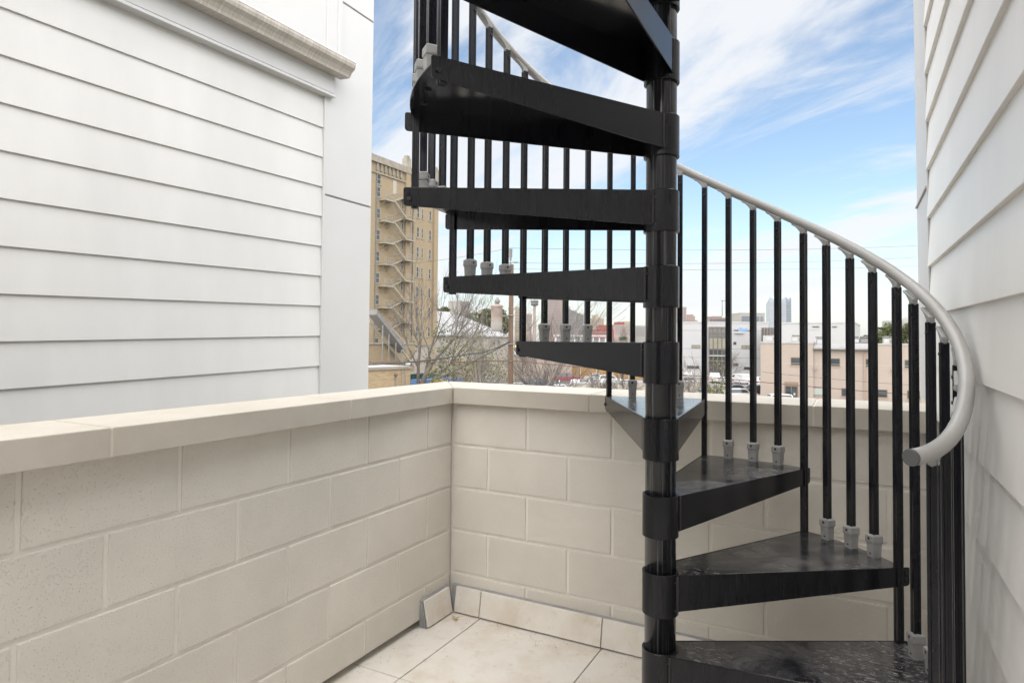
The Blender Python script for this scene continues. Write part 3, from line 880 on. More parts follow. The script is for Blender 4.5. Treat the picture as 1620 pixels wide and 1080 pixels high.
M['redbrick'] = mat('red_brick_far', (0.207, 0.068, 0.057), rough=0.9, var=0.2, vscale=0.2)
M['tower'] = mat('pale_concrete_tower', (0.25, 0.24, 0.225), rough=0.85, var=0.08, vscale=0.05)
M['farwin'] = mat('far_window', (0.128, 0.132, 0.145), rough=0.3)
M['wood'] = mat('pole_wood', (0.101, 0.064, 0.041), rough=0.85, col2=(0.070, 0.042, 0.027), vscale=5, stretch=(3, 3, 0.3), vdet=8)
M['transf'] = mat('weathered_transformer', (0.189, 0.140, 0.121), rough=0.6, col2=(0.249, 0.215, 0.192), vscale=3)
M['wire'] = mat('cable_black', (0.035, 0.035, 0.035), rough=0.6)
M['rustwire'] = mat('cable_rusty', (0.099, 0.046, 0.031), rough=0.8)
M['bark'] = mat('grey_bark', (0.101, 0.085, 0.074), rough=0.95, var=0.35, vscale=3)
M['barkpale'] = mat('pale_bark', (0.179, 0.160, 0.144), rough=0.95, var=0.35, vscale=2)
M['leafg'] = mat('olive_leaves', (0.085, 0.095, 0.035), rough=0.8, col2=(0.045, 0.055, 0.020), vscale=2)
M['leafy'] = mat('yellow_green_leaves', (0.165, 0.165, 0.036), rough=0.8, col2=(0.094, 0.106, 0.024), vscale=3)
M['leafp'] = mat('grey_palm_leaves', (0.133, 0.154, 0.105), rough=0.7, var=0.3, vscale=2)
M['twig'] = mat('brown_twigs', (0.124, 0.099, 0.084), rough=0.95)
M['dgreen'] = mat('green_steel', (0.012, 0.060, 0.035), rough=0.5, var=0.3, vscale=2)
M['blue'] = mat('blue_paint', (0.047, 0.118, 0.265), rough=0.5, var=0.2, vscale=2)
M['yellow'] = mat('yellow_paint', (0.347, 0.228, 0.043), rough=0.5)
M['orange'] = mat('orange_wood', (0.301, 0.176, 0.067), rough=0.8, var=0.25, vscale=1)
M['fencew'] = mat('cream_wall', (0.359, 0.332, 0.283), rough=0.9, var=0.12, vscale=0.6)

UP = Vector((0, 0, 1))
class Face:
    """a vertical building front through two plan points; u runs along it, d into the building"""
    def __init__(s, p0, p1):
        s.o = Vector((p0.x, p0.y, 0)); v = Vector((p1.x - p0.x, p1.y - p0.y, 0))
        s.L = v.length; s.ux = v.normalized(); s.n = Vector((s.ux.y, -s.ux.x, 0))     # n: towards the viewer
        if s.n.dot(CAM - s.o) < 0: s.n = -s.n
    def uz(s, x, y):
        d = ray_dir(x, y); t = (s.o - CAM).dot(s.n) / d.dot(s.n); p = CAM + d * t
        return (p - s.o).dot(s.ux), p.z
    def u(s, x): return s.uz(x, 540)[0]
    def z(s, x, y): return s.uz(x, y)[1]
    def P(s, u, z, out=0.0): return s.o + s.ux * u + s.n * out + UP * z
    def box(s, mb, u0, u1, z0, z1, o0, o1):
        return mb.hexa([s.P(u0, z0, o1), s.P(u1, z0, o1), s.P(u1, z0, o0), s.P(u0, z0, o0), s.P(u0, z1, o1), s.P(u1, z1, o1), s.P(u1, z1, o0), s.P(u0, z1, o0)])
def face_px(x0, d0, x1, d1): return Face(at(x0, 540, d0), at(x1, 540, d1))
def part_box(F, name, m, par, u0, u1, z0, z1, o0, o1):
    mb = MB(); F.box(mb, u0, u1, z0, z1, o0, o1); return mb.build(name, m, par)
def window(F, par, u0, u1, z0, z1, frame=None, pane=None, mull=0, rail=0, fw=0.07, sill=None, proud=0.05):
    frame = frame or M['darkframe']; pane = pane or M['glass']
    mb = MB()
    F.box(mb, u0, u1, z0, z0 + fw, 0.0, proud); F.box(mb, u0, u1, z1 - fw, z1, 0.0, proud)
    F.box(mb, u0, u0 + fw, z0 + fw, z1 - fw, 0.0, proud); F.box(mb, u1 - fw, u1, z0 + fw, z1 - fw, 0.0, proud)
    for k in range(mull):
        c = u0 + (u1 - u0) * (k + 1) / (mull + 1); F.box(mb, c - fw / 2, c + fw / 2, z0 + fw, z1 - fw, 0.0, proud)
    if rail: 
        c = z0 + (z1 - z0) * rail; F.box(mb, u0 + fw, u1 - fw, c - fw / 2, c + fw / 2, 0.0, proud - 0.005)
    w = mb.build('window', frame, par)
    p = MB(); F.box(p, u0 + fw * .5, u1 - fw * .5, z0 + fw * .5, z1 - fw * .5, 0.0, 0.02); p.build('pane', pane, w)
    if sill: 
        q = MB(); F.box(q, u0 - 0.1, u1 + 0.1, z0 - 0.16, z0 - 0.003, 0.0, 0.10); q.build('sill', sill, w)
    return w
def px_window(F, par, x0, y0, x1, y1, **kw):
    u0, z1 = F.uz(x0, y0); u1, z0 = F.uz(x1, y1)
    return window(F, par, u0, u1, z0, z1, **kw)

# ---- brick hotel tower with the fire escape
F = face_px(562, 91.5, 688, 108.2)
tw = thing('brick_tower', 'tall tan brick tower with a zigzag fire escape down its face', 'building')
ZT = F.z(590, 244)
part_box(F, 'wall', M['tanbrick'], tw, 0, F.L, GZ, ZT - 1.0, -18, 0)
part_box(F, 'parapet', M['limestone'], tw, -0.2, F.L + 0.1, ZT - 1.0, ZT, -1.0, 0.25)
zc = F.z(590, 253)
part_box(F, 'cornice', M['limestone'], tw, -0.2, F.L + 0.1, zc - 0.25, zc, -0.2, 0.45)
zs = F.z(590, 270)
part_box(F, 'string_course', M['limestone'], tw, -0.1, F.L + 0.05, zs - 0.22, zs, -0.1, 0.22)
up_ = F.u(640)
k = 0; u = F.u(590.5)
while u < F.L - 1.2:
    if abs(u - up_) > 0.9:
        part_box(F, 'corbel', M['limestone'], tw, u, u + 0.34, zc - 1.35, zc - 0.27, 0.0, 0.26)
    u += 0.92
for xp in (640.5, 685.5):
    u = F.u(xp)
    part_box(F, 'pier', M['tanbrick'], tw, u - 0.55, u + 0.55, F.z(600, 530), ZT - 1.0, 0.0, 0.35)
    part_box(F, 'pier_top', M['limestone'], tw, u - 0.5, u + 0.5, ZT - 1.0, ZT + 1.35, -0.6, 0.40)
    mb = MB(); F.box(mb, u - 0.35, u + 0.35, ZT + 1.352, ZT + 1.8, -0.45, 0.25); mb.build('pier_cap', M['limestone'], tw)
FLH = (F.z(600, 316) - F.z(600, 350))
zrow = F.z(600, 316)
for r_ in range(10):
    z = zrow - r_ * FLH
    if z < -4: break
    for xw, w_, dz, h_ in ((595, 0.95, 0.6, 1.5), (634, 0.55, -0.2, 1.7), (646, 0.45, -0.9, 1.7), (658.7, 0.6, -0.9, 1.7), (665.8, 0.42, -0.9, 1.7), (678, 0.6, -0.9, 1.7)):
        u = F.u(xw)
        if z + dz > GZ + 4:
            window(F, tw, u - w_ / 2, u + w_ / 2, z + dz - 0.2, z + dz + h_ - 0.2, frame=M['paleframe'], pane=M['glassgrey'], rail=0.5, fw=0.06, sill=M['limestone'])
window(F, tw, F.u(595) - .5, F.u(595) + .5, F.z(595, 290), F.z(595, 274.5), frame=M['paleframe'], pane=M['glassgrey'], rail=0.5, fw=0.06, sill=M['limestone'])
for xq in (648, 654.5): part_box(F, 'pilaster', M['limestone'], tw, F.u(xq) - .22, F.u(xq) + .22, F.z(650, 310), zs - 0.25, 0, 0.12)
part_box(F, 'blind_panel', M['paleframe'], tw, F.u(618), F.u(623.5), F.z(620, 307), F.z(620, 284), 0, 0.06)
# fire escape: landings, flights with treads, guard rails
fe = thing('tmp', '', '')
bpy.data.objects.remove(fe)
def esc_box(mb, u0, u1, z0, z1, o0, o1): F.box(mb, u0, u1, z0, z1, o0, o1)
uL0, uL1, uR0, uR1 = F.u(596), F.u(610.5), F.u(628), F.u(644)
ROWS = 9
for r_ in range(ROWS):
    zl = F.z(600, 316) - r_ * FLH
    zr_ = zl + FLH * 0.36
    # left landing, right landing
    for (a, b, z) in ((uL0, uL1, zl), (uR0, uR1, zr_)):
        if z < F.z(600, 548): continue
        mb = MB(); esc_box(mb, a, b, z - 0.16, z, 0.05, 1.35); lo_ = mb.build('landing', M['escape'], tw)
        mb = MB()
        for q_ in range(6):
            uu = a + (b - a) * q_ / 5; esc_box(mb, uu - 0.02, uu + 0.02, z + 0.002, z + 1.0, 1.30, 1.34)
        for hh in (0.5, 1.0): esc_box(mb, a + 0.021, b - 0.021, z + hh, z + hh + 0.04, 1.30, 1.335)
        mb.build('guard_rail', M['escape'], lo_)
        mb = MB()
        for uu in (a + 0.3, b - 0.3):
            mb.tube([F.P(uu, z - 1.0, 0.02), F.P(uu, z - 0.1, 1.2)], 0.035, 5)
        mb.build('bracket', M['escape'], lo_)
    # flights: left landing down to the right landing below, right landing down to left landing
    for (ua, za, ub, zb, o) in ((uL1 - 0.1, zl, uR0 + 0.1, zr_ - FLH, 1.2), (uR0 + 0.1, zr_, uL1 - 0.3, zl, 0.55)):
        if zb < F.z(600, 552): continue
        mb = MB()
        for oo in (o - 0.32, o + 0.30):
            mb.poly([F.P(ua, za - 0.18, oo), F.P(ub, zb - 0.18, oo), F.P(ub, zb + 0.06, oo), F.P(ua, za + 0.06, oo),
                     F.P(ua, za - 0.18, oo + 0.05), F.P(ub, zb - 0.18, oo + 0.05), F.P(ub, zb + 0.06, oo + 0.05), F.P(ua, za + 0.06, oo + 0.05)],
                    [(0, 1, 2, 3), (7, 6, 5, 4), (0, 4, 5, 1), (1, 5, 6, 2), (2, 6, 7, 3), (3, 7, 4, 0)])
            mb.tube([F.P(ua, za + 0.95, oo), F.P(ub, zb + 0.95, oo)], 0.03, 4)
        fl = mb.build('flight', M['escape'], tw)
        mb = MB(); n_ = 10
        for q_ in range(n_):
            t = (q_ + .5) / n_; uu = ua + (ub - ua) * t; zz = za + (zb - za) * t
            esc_box(mb, uu - 0.12, uu + 0.12, zz - 0.03, zz, o - 0.26, o + 0.29)
        mb.build('steps', M['escape'], fl)
part_box(F, 'downpipe', M['greymetal'], tw, F.u(591), F.u(591) + 0.14, GZ, ZT - 2, 0.02, 0.2)
part_box(F, 'downpipe', M['greymetal'], tw, F.u(650), F.u(650) + 0.12, F.z(650, 545), zs - 1, 0.02, 0.2)

# ---- annex at the tower's foot with covered stair
F2 = face_px(560, 84, 656, 92)
an = thing('brick_annex', 'low tan brick annex at the foot of the brick tower, steep covered stair across it', 'building')
part_box(F2, 'wall', M['tanbrick'], an, 0, F2.L, GZ, F2.z(600, 545), -5, 0)
part_box(F2, 'coping', M['limestone'], an, -0.1, F2.L + 0.1, F2.z(600, 545) + 0.002, F2.z(600, 542.5), -5.1, 0.12)
for x0, y0, x1, y1 in ((588, 573, 597, 582), (610, 575, 616, 582), (642.5, 573, 652, 582)):
    px_window(F2, an, x0, y0, x1, y1, frame=M['paleframe'], pane=M['glassgrey'], mull=1, fw=0.10)
# covered stair: a grey steel chute from upper left down to the right
def slanted(name, m, par, F_, x0, y0, x1, y1, dz, o0, o1):
    ua, za = F_.uz(x0, y0); ub, zb = F_.uz(x1, y1)
    mb = MB(); mb.hexa([F_.P(ua, za - dz, o1), F_.P(ub, zb - dz, o1), F_.P(ub, zb - dz, o0), F_.P(ua, za - dz, o0), F_.P(ua, za, o1), F_.P(ub, zb, o1), F_.P(ub, zb, o0), F_.P(ua, za, o0)])
    return mb.build(name, m, par)
st_ = slanted('stair_cover', M['greymetal'], an, F2, 580, 490, 627, 550, 0.7, 0.4, 2.2)
slanted('stair_stringer', M['escape'], an, F2, 580, 506, 634, 574, 0.35, 0.5, 0.7)
slanted('stair_stringer', M['escape'], an, F2, 622, 552, 640, 576, 0.3, 1.9, 2.1)
for xx in (590, 600, 611, 620):
    u = F2.u(xx); yy = 490 + (xx - 580) * 60 / 47.
    part_box(F2, 'stair_post', M['greymetal'], an, u - 0.06, u + 0.06, GZ, F2.z(xx, yy + 12), 2.0, 2.12)
a2 = slanted('outer_stair', M['escape'], an, F2, 632, 580, 657, 551, 0.35, 0.2, 0.35)
slanted('outer_stair', M['escape'], an, F2, 632, 580, 657, 551, 0.35, 1.2, 1.35)
ua, za = F2.uz(632, 580); ub, zb = F2.uz(657, 551)
mb = MB()
for q_ in range(12):
    t = (q_ + .5) / 12; F2.box(mb, ua + (ub - ua) * t - .13, ua + (ub - ua) * t + .13, za + (zb - za) * t - .05, za + (zb - za) * t, 0.36, 1.19)
mb.build('steps', M['escape'], a2)
mb = MB(); mb.lathe([(0.0, 0.42), (0.14, 0.40), (0.42, 0.12), (0.45, 0.0), (0.0, 0.0)], tuple(F2.P(F2.u(628), F2.z(628, 576), 2.4)), 12); mb.build('dish_lamp', M['white'], an)
mb = MB(); mb.tube([F2.P(F2.u(628), F2.z(628, 576) + .35, 0.0), F2.P(F2.u(628), F2.z(628, 576) + .35, 2.4)], 0.04, 5); mb.build('lamp_arm', M['greymetal'], an)

# ---- one storey brick shed in front
F3 = face_px(560, 66, 650, 72)
sh = thing('brick_shed', 'low one storey tan brick shed with a flat white roof behind the parapet corner', 'building')
zt3 = F3.z(620, 584)
part_box(F3, 'wall', M['tanbrick2'], sh, 0, F3.L, GZ, zt3, -9, 0)
part_box(F3, 'roof_edge', M['limestone'], sh, -0.1, F3.L + 0.15, zt3 + 0.002, zt3 + 0.28, -9.1, 0.2)
mb = MB(); F3.box(mb, 0.1, F3.L - 0.1, zt3 + 0.282, zt3 + 0.30, -9, 0.05); mb.build('roof', M['whiteroof'], sh)
for xx, y0 in ((626, 593), (635.5, 583), (641, 582)):
    u = F3.u(xx)
    mb = MB(); mb.tube([F3.P(u, GZ, 0.15), F3.P(u, F3.z(xx, y0), 0.15)], 0.06 if xx == 626 else 0.04, 6); mb.build('pipe', M['greymetal'], sh)
u = F3.u(626)
mb = MB(); mb.lathe([(0.05, 0), (0.16, 0.05), (0.18, 0.25), (0.08, 0.35), (0, 0.36)], tuple(F3.P(u, F3.z(626, 595), 0.15)), 10); mb.build('pipe_head', M['darkframe'], sh)
mb = MB(); mb.tube([F3.P(F3.u(635.5), F3.z(635, 583.5), 0.15), F3.P(F3.u(641), F3.z(641, 582), 0.15)], 0.05, 6); mb.build('pipe', M['greymetal'], sh)

# ---- pale house with the white hip roof
def hip_roof(F_, u0, u1, z0, zr, ur0, ur1, dep, m, par, over=0.4):
    a = [F_.P(u0 - over, z0, over), F_.P(u1 + over, z0, over), F_.P(u1 + over, z0, -dep - over), F_.P(u0 - over, z0, -dep - over)]
    r0, r1 = F_.P(ur0, zr, -dep / 2), F_.P(ur1, zr, -dep / 2)
    b = [p - UP * 0.25 for p in a]
    mb = MB(); mb.poly(a + [r0, r1] + b, [(0, 1, 5, 4), (1, 2, 5), (2, 3, 4, 5), (3, 0, 4), (6, 7, 1, 0), (7, 8, 2, 1), (8, 9, 3, 2), (9, 6, 0, 3), (9, 8, 7, 6)])
    return mb.build('roof', m, par)
F4 = face_px(655, 101, 806, 150)
ph = thing('pale_house', 'cream stucco house with a big white hip roof behind bare trees', 'house')
z4 = F4.z(740, 530)
UH = F4.u(687)
part_box(F4, 'wall', M['cream'], ph, UH, F4.L, GZ, z4 - .26, -12, 0)
part_box(F4, 'wing', M['cream'], ph, 0, UH - .003, GZ, F4.z(670, 547), -6, 0.0)
part_box(F4, 'wing_coping', M['limestone'], ph, -.1, UH - .003, F4.z(670, 547) + .002, F4.z(670, 544.5), -6.1, .15)
r4 = hip_roof(F4, UH, F4.L, z4, F4.z(720, 488), F4.u(703), F4.u(766), 14, M['whiteroof'], ph)
mb = MB(); c0_ = F4.u(702); F4.box(mb, c0_ - .45, c0_ + .45, z4 + 1.0, F4.z(702, 493), -5.4, -4.4); mb.build('chimney', M['cream'], r4)
mb = MB(); d0_ = F4.u(768); F4.box(mb, d0_ - .6, d0_ + .9, z4 + .3, z4 + 1.1, -3.2, -1.2); dm = mb.build('dormer', M['white'], r4)
mb = MB(); mb.poly([F4.P(d0_ - 1.6, z4 + 1.75, -2.6), F4.P(d0_ + 1.4, z4 + 0.95, -.9), F4.P(d0_ + 1.2, z4 + 1.25, -4.2), F4.P(d0_ - 1.2, z4 + 1.95, -4.2), F4.P(d0_ - 1.6, z4 + 1.60, -2.6), F4.P(d0_ + 1.4, z4 + 0.80, -.9), F4.P(d0_ + 1.2, z4 + 1.1, -4.2), F4.P(d0_ - 1.2, z4 + 1.8, -4.2)],
                   [(0, 1, 2, 3), (7, 6, 5, 4), (0, 4, 5, 1), (1, 5, 6, 2), (2, 6, 7, 3), (3, 7, 4, 0)]); mb.build('dormer_roof', M['greymetal'], r4)
for x0, y0, x1, y1, mu in ((673, 564, 687.5, 583.5, 2), (694, 564, 703, 583, 1), (776, 537, 783, 546, 0), (786, 537, 791, 546, 0), (700, 592, 712, 600, 1)):
    px_window(F4, ph, x0, y0, x1, y1, frame=M['paleframe'], pane=M['glassgrey'], mull=mu, fw=0.10)
part_box(F4, 'eave_board', M['limestone'], ph, UH, F4.u(760), z4 - .65, z4 - .262, 0.0, 0.10)
part_box(F4, 'bay', M['tanbrick'], ph, F4.u(716), F4.u(760), GZ, F4.z(740, 572), 0, 0.5)

# ---- long low buildings behind the trees in the middle
F5 = face_px(812, 150, 905, 150)
lb = thing('long_building', 'long low pink tan building behind the car park trees', 'building')
part_box(F5, 'wall', M['pink'], lb, 0, F5.L, GZ, F5.z(850, 563), -10, 0)
part_box(F5, 'roof_edge', M['white'], lb, -.2, F5.L + .2, F5.z(850, 563) + .002, F5.z(850, 560.5), -10, .2)
F6 = face_px(893, 155, 1020, 155)
ofn = thing('timber_fence', 'orange timber fence of wide boards at the back of the car park', 'fence')
n_ = 40
for q_ in range(n_):
    part_box(F6, 'board', M['orange'], ofn, F6.L * q_ / n_, F6.L * (q_ + .94) / n_, GZ, GZ + 3.0 + rnd.uniform(-.05, .05), 0, 0.05)
for q_ in range(0, n_ + 1, 8): part_box(F6, 'post', M['fencew'], ofn, F6.L * q_ / n_ - .12, F6.L * q_ / n_ + .12, GZ, GZ + 3.3, .06, .25)
F7 = face_px(880, 200, 958, 200)
wl_ = thing('white_pavilion', 'low white building with columns in front of the red brick block', 'building')
part_box(F7, 'wall', M['white'], wl_, 0, F7.L, GZ, F7.z(920, 535), -8, -1.5)
part_box(F7, 'roof', M['whiteroof'], wl_, -.3, F7.L + .3, F7.z(920, 532.5), F7.z(920, 529.5), -8, .3)
for q_ in range(9):
    c = F7.L * q_ / 8; mb = MB(); mb.tube([F7.P(c, GZ, -.2), F7.P(c, F7.z(920, 532.6), -.2)], .28, 8); mb.build('column', M['white'], wl_)
for q_ in range(8): window(Face(F7.P(0, 0, -1.5), F7.P(F7.L, 0, -1.5)), wl_, F7.L * (q_ + .25) / 8, F7.L * (q_ + .75) / 8, GZ + 3.5, GZ + 8.0, pane=M['glassgrey'], fw=.15)
# cream retaining wall at the near side of the car park
F8 = face_px(906, 104, 1122, 112)
rw = thing('retaining_wall', 'low cream retaining wall along the near side of the car park', 'wall')
part_box(F8, 'wall', M['fencew'], rw, 0, F8.L, GZ, F8.z(1000, 606), -0.4, 0)
part_box(F8, 'wall_cap', M['white'], rw, 0, F8.L, F8.z(1000, 606) + .002, F8.z(1000, 603.5), -0.5, .12)

# ---- skyline
def wgrid(F_, par, u0, u1, z0, z1, nx, nz, m, fu=0.6, fz=0.55, out=0.15, name='windows'):
    mb = MB()
    du, dz = (u1 - u0) / nx, (z1 - z0) / nz
    for i in range(nx):
        for j in range(nz):
            a, b = u0 + du * (i + .5 - fu / 2), z0 + dz * (j + .5 - fz / 2)
            F_.box(mb, a, a + du * fu, b, b + dz * fz, 0.0, out)
    o = mb.build(name, m, par); o['kind'] = 'stuff'; return o
def tower(name, label, x0, x1, y, depth, m, ww=None, dep=None, nx=5, nz=8, turn=0.0, fu=.6, fz=.5, y1=525, cat='building'):
    F_ = face_px(x0, depth * (1 - turn), x1, depth * (1 + turn))
    t = thing(name, label, cat)
    part_box(F_, 'wall', m, t, 0, F_.L, GZ, F_.z((x0 + x1) / 2, y), -(dep or F_.L), 0)
    part_box(F_, 'parapet', m, t, -F_.L * .01, F_.L * 1.01, F_.z((x0 + x1) / 2, y) + .01, F_.z((x0 + x1) / 2, y - .6), -(dep or F_.L), F_.L * .012)
    if nx: wgrid(F_, t, F_.L * .06, F_.L * .94, F_.z((x0 + x1) / 2, y1), F_.z((x0 + x1) / 2, y + 1.5), nx, nz, ww or M['farwin'], fu, fz, out=depth * 4e-4)
    return t, F_
t, f = tower('pale_tower', 'slim pale high rise with dark window slots above the white hip roof', 727.5, 743, 477, 620, M['tower'], nx=3, nz=9, turn=.01, y1=505)
t, f = tower('rosy_block', 'rose coloured block left of the utility pole, behind bare branches', 756, 800, 491, 520, M['rosy'], nx=12, nz=6, y1=520)
part_box(f, 'roof_block', M['rosy'], t, f.L * .1, f.L * .3, f.z(770, 491), f.z(770, 488.5), -10, -1)
t, f = tower('tan_block', 'tan stepped block just right of the utility pole', 814, 833, 486, 560, M['beige'], nx=5, nz=8, y1=525)
t, f = tower('tan_block_low', 'lower rose tan block right of the utility pole', 833, 841, 497, 500, M['rosy'], nx=3, nz=5, y1=525)
# observation tower
ot = thing('observation_tower', 'thin observation tower with a round dark pod on top', 'tower')
c = at(845.5, 500, 1500); zz = lambda y: at(845.5, y, 1500).z
MB().lathe([(4.4, GZ), (3.0, zz(484)), (3.0, zz(482))], (c.x, c.y, 0), 12).build('shaft', M['rosy'], ot)
MB().lathe([(3.0, zz(484)), (8, zz(483)), (9.5, zz(481.5)), (9.5, zz(480)), (7.0, zz(479)), (9.5, zz(478)), (9.5, zz(476)), (8.5, zz(475)), (4, zz(474.4)), (0, zz(474.2))], (c.x, c.y, 0), 20).build('pod', M['slate'], ot)
MB().tube([(c.x, c.y, zz(474.3)), (c.x, c.y, zz(461))], [0.9, 0.3], 6).build('mast', M['greymetal'], ot)
t, f = tower('pink_brown_tower', 'broad pink brown high rise behind the lower balusters left of the pole', 864, 890, 471, 480, M['rosy2'], nx=8, nz=12, y1=527)
# grey gabled block
F9 = face_px(897, 430, 923, 430)
gb = thing('grey_block', 'dark grey block with a sloping roofline left of the beige tower', 'building')
mb = MB(); pr = [F9.P(0, GZ), F9.P(F9.L, GZ), F9.P(F9.L, F9.z(920, 498)), F9.P(F9.L * .55, F9.z(910, 494)), F9.P(0, F9.z(898, 487))]
mb.prism(pr, -F9.n * 30); mb.build('wall', M['slate'], gb)
part_box(F9, 'stair_head', M['tower'], gb, F9.L * .02, F9.L * .22, F9.z(899, 489), F9.z(899, 484.5), -8, -1)
part_box(F9, 'stair_head', M['tower'], gb, F9.L * .42, F9.L * .62, F9.z(910, 495), F9.z(910, 491), -8, -1)
wgrid(F9, gb, F9.L * .1, F9.L * .95, F9.z(910, 530), F9.z(910, 500), 6, 5, M['farwin'], .5, .4, .2)
t, f = tower('beige_tower', 'beige high rise with a square penthouse on top left of the pole', 934, 955.5, 504, 640, M['beige'], nx=6, nz=6, y1=524)
part_box(f, 'penthouse', M['beige'], t, f.L * .3, f.L * .65, f.z(945, 503.4), f.z(945, 498), -20, -3)
t, f = tower('red_brick_block', 'red brick block in front of the beige tower', 936, 971, 522, 330, M['redbrick'], nx=10, nz=2, y1=533)
part_box(f, 'upper_block', M['redbrick'], t, f.L * .38, f.L * .97, f.z(950, 521.4), f.z(950, 514), -14, -.5)
t, f = tower('brown_block', 'grey brown block with a small red penthouse near the pole', 971, 1002, 514, 420, M['rosy'], nx=8, nz=4, y1=530)
part_box(f, 'penthouse', M['redbrick'], t, f.L * .18, f.L * .52, f.z(980, 513.4), f.z(980, 509), -14, -2)
part_box(f, 'penthouse', M['beige'], t, f.L * .56, f.L * .95, f.z(980, 513.4), f.z(980, 508), -14, -2)
t, f = tower('grey_office', 'grey banded office block immediately left of the pole', 1004, 1022, 515.5, 440, M['tower'], nx=1, nz=5, fu=.85, fz=.35, y1=532)
t, f = tower('tan_high_rise', 'narrow tan high rise immediately right of the pole', 1069, 1086, 486, 640, M['rosy'], nx=4, nz=12, y1=515)
t, f = tower('stepped_tower', 'brown stepped art deco tower above the white clinic', 1086, 1103, 507, 700, M['rosy2'], nx=5, nz=2, y1=514)
part_box(f, 'upper_stage', M['rosy2'], t, f.L * .2, f.L * .85, f.z(1095, 506.4), f.z(1095, 500), -20, -2)
part_box(f, 'top_stage', M['rosy2'], t, f.L * .3, f.L * .75, f.z(1095, 499.9), f.z(1095, 497), -20, -4)
part_box(f, 'wing', M['rosy2'], t, f.L * 1.02, f.L * 1.3, f.z(1095, 510), f.z(1095, 508), -20, -4)
t, f = tower('purple_office', 'brown and blue office roof with a tall thin mast', 1121, 1153, 503, 560, M['rosy2'], M['glassblue'], nx=7, nz=2, y1=511, fz=.7)
part_box(f, 'plant_room', M['rosy2'], t, f.L * .25, f.L * .7, f.z(1137, 502.3), f.z(1137, 499.8), -20, -2)
mp_ = at(1142.5, 500, 566); MB().tube([(mp_.x, mp_.y, at(1142.5, 500, 566).z), (mp_.x, mp_.y, at(1142.5, 475, 566).z)], .35, 5).build('mast', M['greymetal'], t)
mb = MB(); ma = at(1142.5, 475.5, 566); mb.tube([ma - HR * 1.2, ma + HR * 3.2], .3, 5); mb.build('mast_arm', M['greymetal'], t)
t, f = tower('framed_office', 'grey framed office tower with a dark blue glass front', 1171, 1210, 495.5, 520, M['tower'], nx=0)
part_box(f, 'glass_front', M['glassblue'], t, f.L * .07, f.L * .76, GZ + 5, f.z(1190, 500), 0, .6)
part_box(f, 'glass_front', M['glassblue'], t, f.L * .84, f.L * .93, GZ + 5, f.z(1190, 500), 0, .5)
mb = MB()
for q_ in range(9): f.box(mb, f.L * .07, f.L * .76, f.z(1190, 501.5 + q_ * 2.2), f.z(1190, 501.2 + q_ * 2.2), .601, .9)
mb.build('spandrels', M['slate'], t)
# crown topped glass tower
gt = thing('glass_tower', 'slender blue glass skyscraper with a notched crown', 'tower')
FG = face_px(1218, 1040, 1252, 1055)
ul, zg = FG.L, lambda y: FG.z(1235, y)
c0_, c1_, c2_, c3_ = FG.P(0, 0, 0), FG.P(ul * .42, 0, 16), FG.P(ul, 0, 0), FG.P(ul * .5, 0, -34)
def gpt(p, z): return Vector((p.x, p.y, z))
mid01 = (c0_ + c1_) / 2; mid12 = (c1_ + c2_) / 2
mb = MB(); mb.poly([gpt(c0_, GZ), gpt(c1_, GZ), gpt(c1_, zg(470)), gpt(mid01, zg(478)), gpt(c0_, zg(470.5))], [(0, 1, 2, 3, 4)])
mb.poly([gpt(c0_, GZ), gpt(c3_, GZ), gpt(c3_, zg(480)), gpt(c0_, zg(470.5))], [(0, 1, 2, 3)])
mb.poly([gpt(c2_, GZ), gpt(c3_, GZ), gpt(c3_, zg(480)), gpt(c2_, zg(470))], [(3, 2, 1, 0)])
mb.build('pale_glass_side', mat('pale_blue_glass', (0.17, 0.20, 0.25), rough=0.12, spec=0.8, var=0.25, vscale=0.03, stretch=(1, 1, 3)), gt)
mb = MB(); mb.poly([gpt(c1_, GZ), gpt(c2_, GZ), gpt(c2_, zg(470)), gpt(mid12, zg(478)), gpt(c1_, zg(470))], [(0, 1, 2, 3, 4)])
mb.build('dark_glass_side', mat('mid_blue_glass', (0.09, 0.12, 0.19), rough=0.12, spec=0.8, var=0.25, vscale=0.03, stretch=(1, 1, 3)), gt)
mb = MB()
for q_ in range(14):
    z = zg(480 + q_ * 2.6)
    for a, b in ((c0_, c1_), (c1_, c2_)):
        nn = Vector((b.y - a.y, a.x - b.x, 0)).normalized()
        if nn.dot(CAM - a) < 0: nn = -nn
        mb.hexa([gpt(a, z) + nn * .02, gpt(b, z) + nn * .02, gpt(b, z) + nn * .2, gpt(a, z) + nn * .2, gpt(a, z + .4) + nn * .02, gpt(b, z + .4) + nn * .02, gpt(b, z + .4) + nn * .2, gpt(a, z + .4) + nn * .2])
o = mb.build('floor_bands', M['tower'], gt); o['kind'] = 'stuff'
# far right deco block
t, f = tower('pale_deco_block', 'pale beige block with horizontal bands at far right behind the balusters', 1406, 1424, 508, 420, M['tower'], nx=1, nz=4, fu=.75, fz=.3, y1=530)
t, f = tower('pale_dome_tower', 'pale tapered tower beside the beige block at far right', 1432, 1447, 514, 430, M['tower'], nx=4, nz=4, y1=530)
mb = MB(); cc = f.P(f.L * .5, 0, -f.L * .5); z0_, z1_ = f.z(1440, 513.4), f.z(1440, 500)
prof = [(f.L * .5 * math.cos(k * math.pi / 12), z0_ + (z1_ - z0_) * math.sin(k * math.pi / 12)) for k in range(7)]
mb.lathe(prof, (cc.x, cc.y, 0), 8, False); mb.build('dome', M['tower'], t)

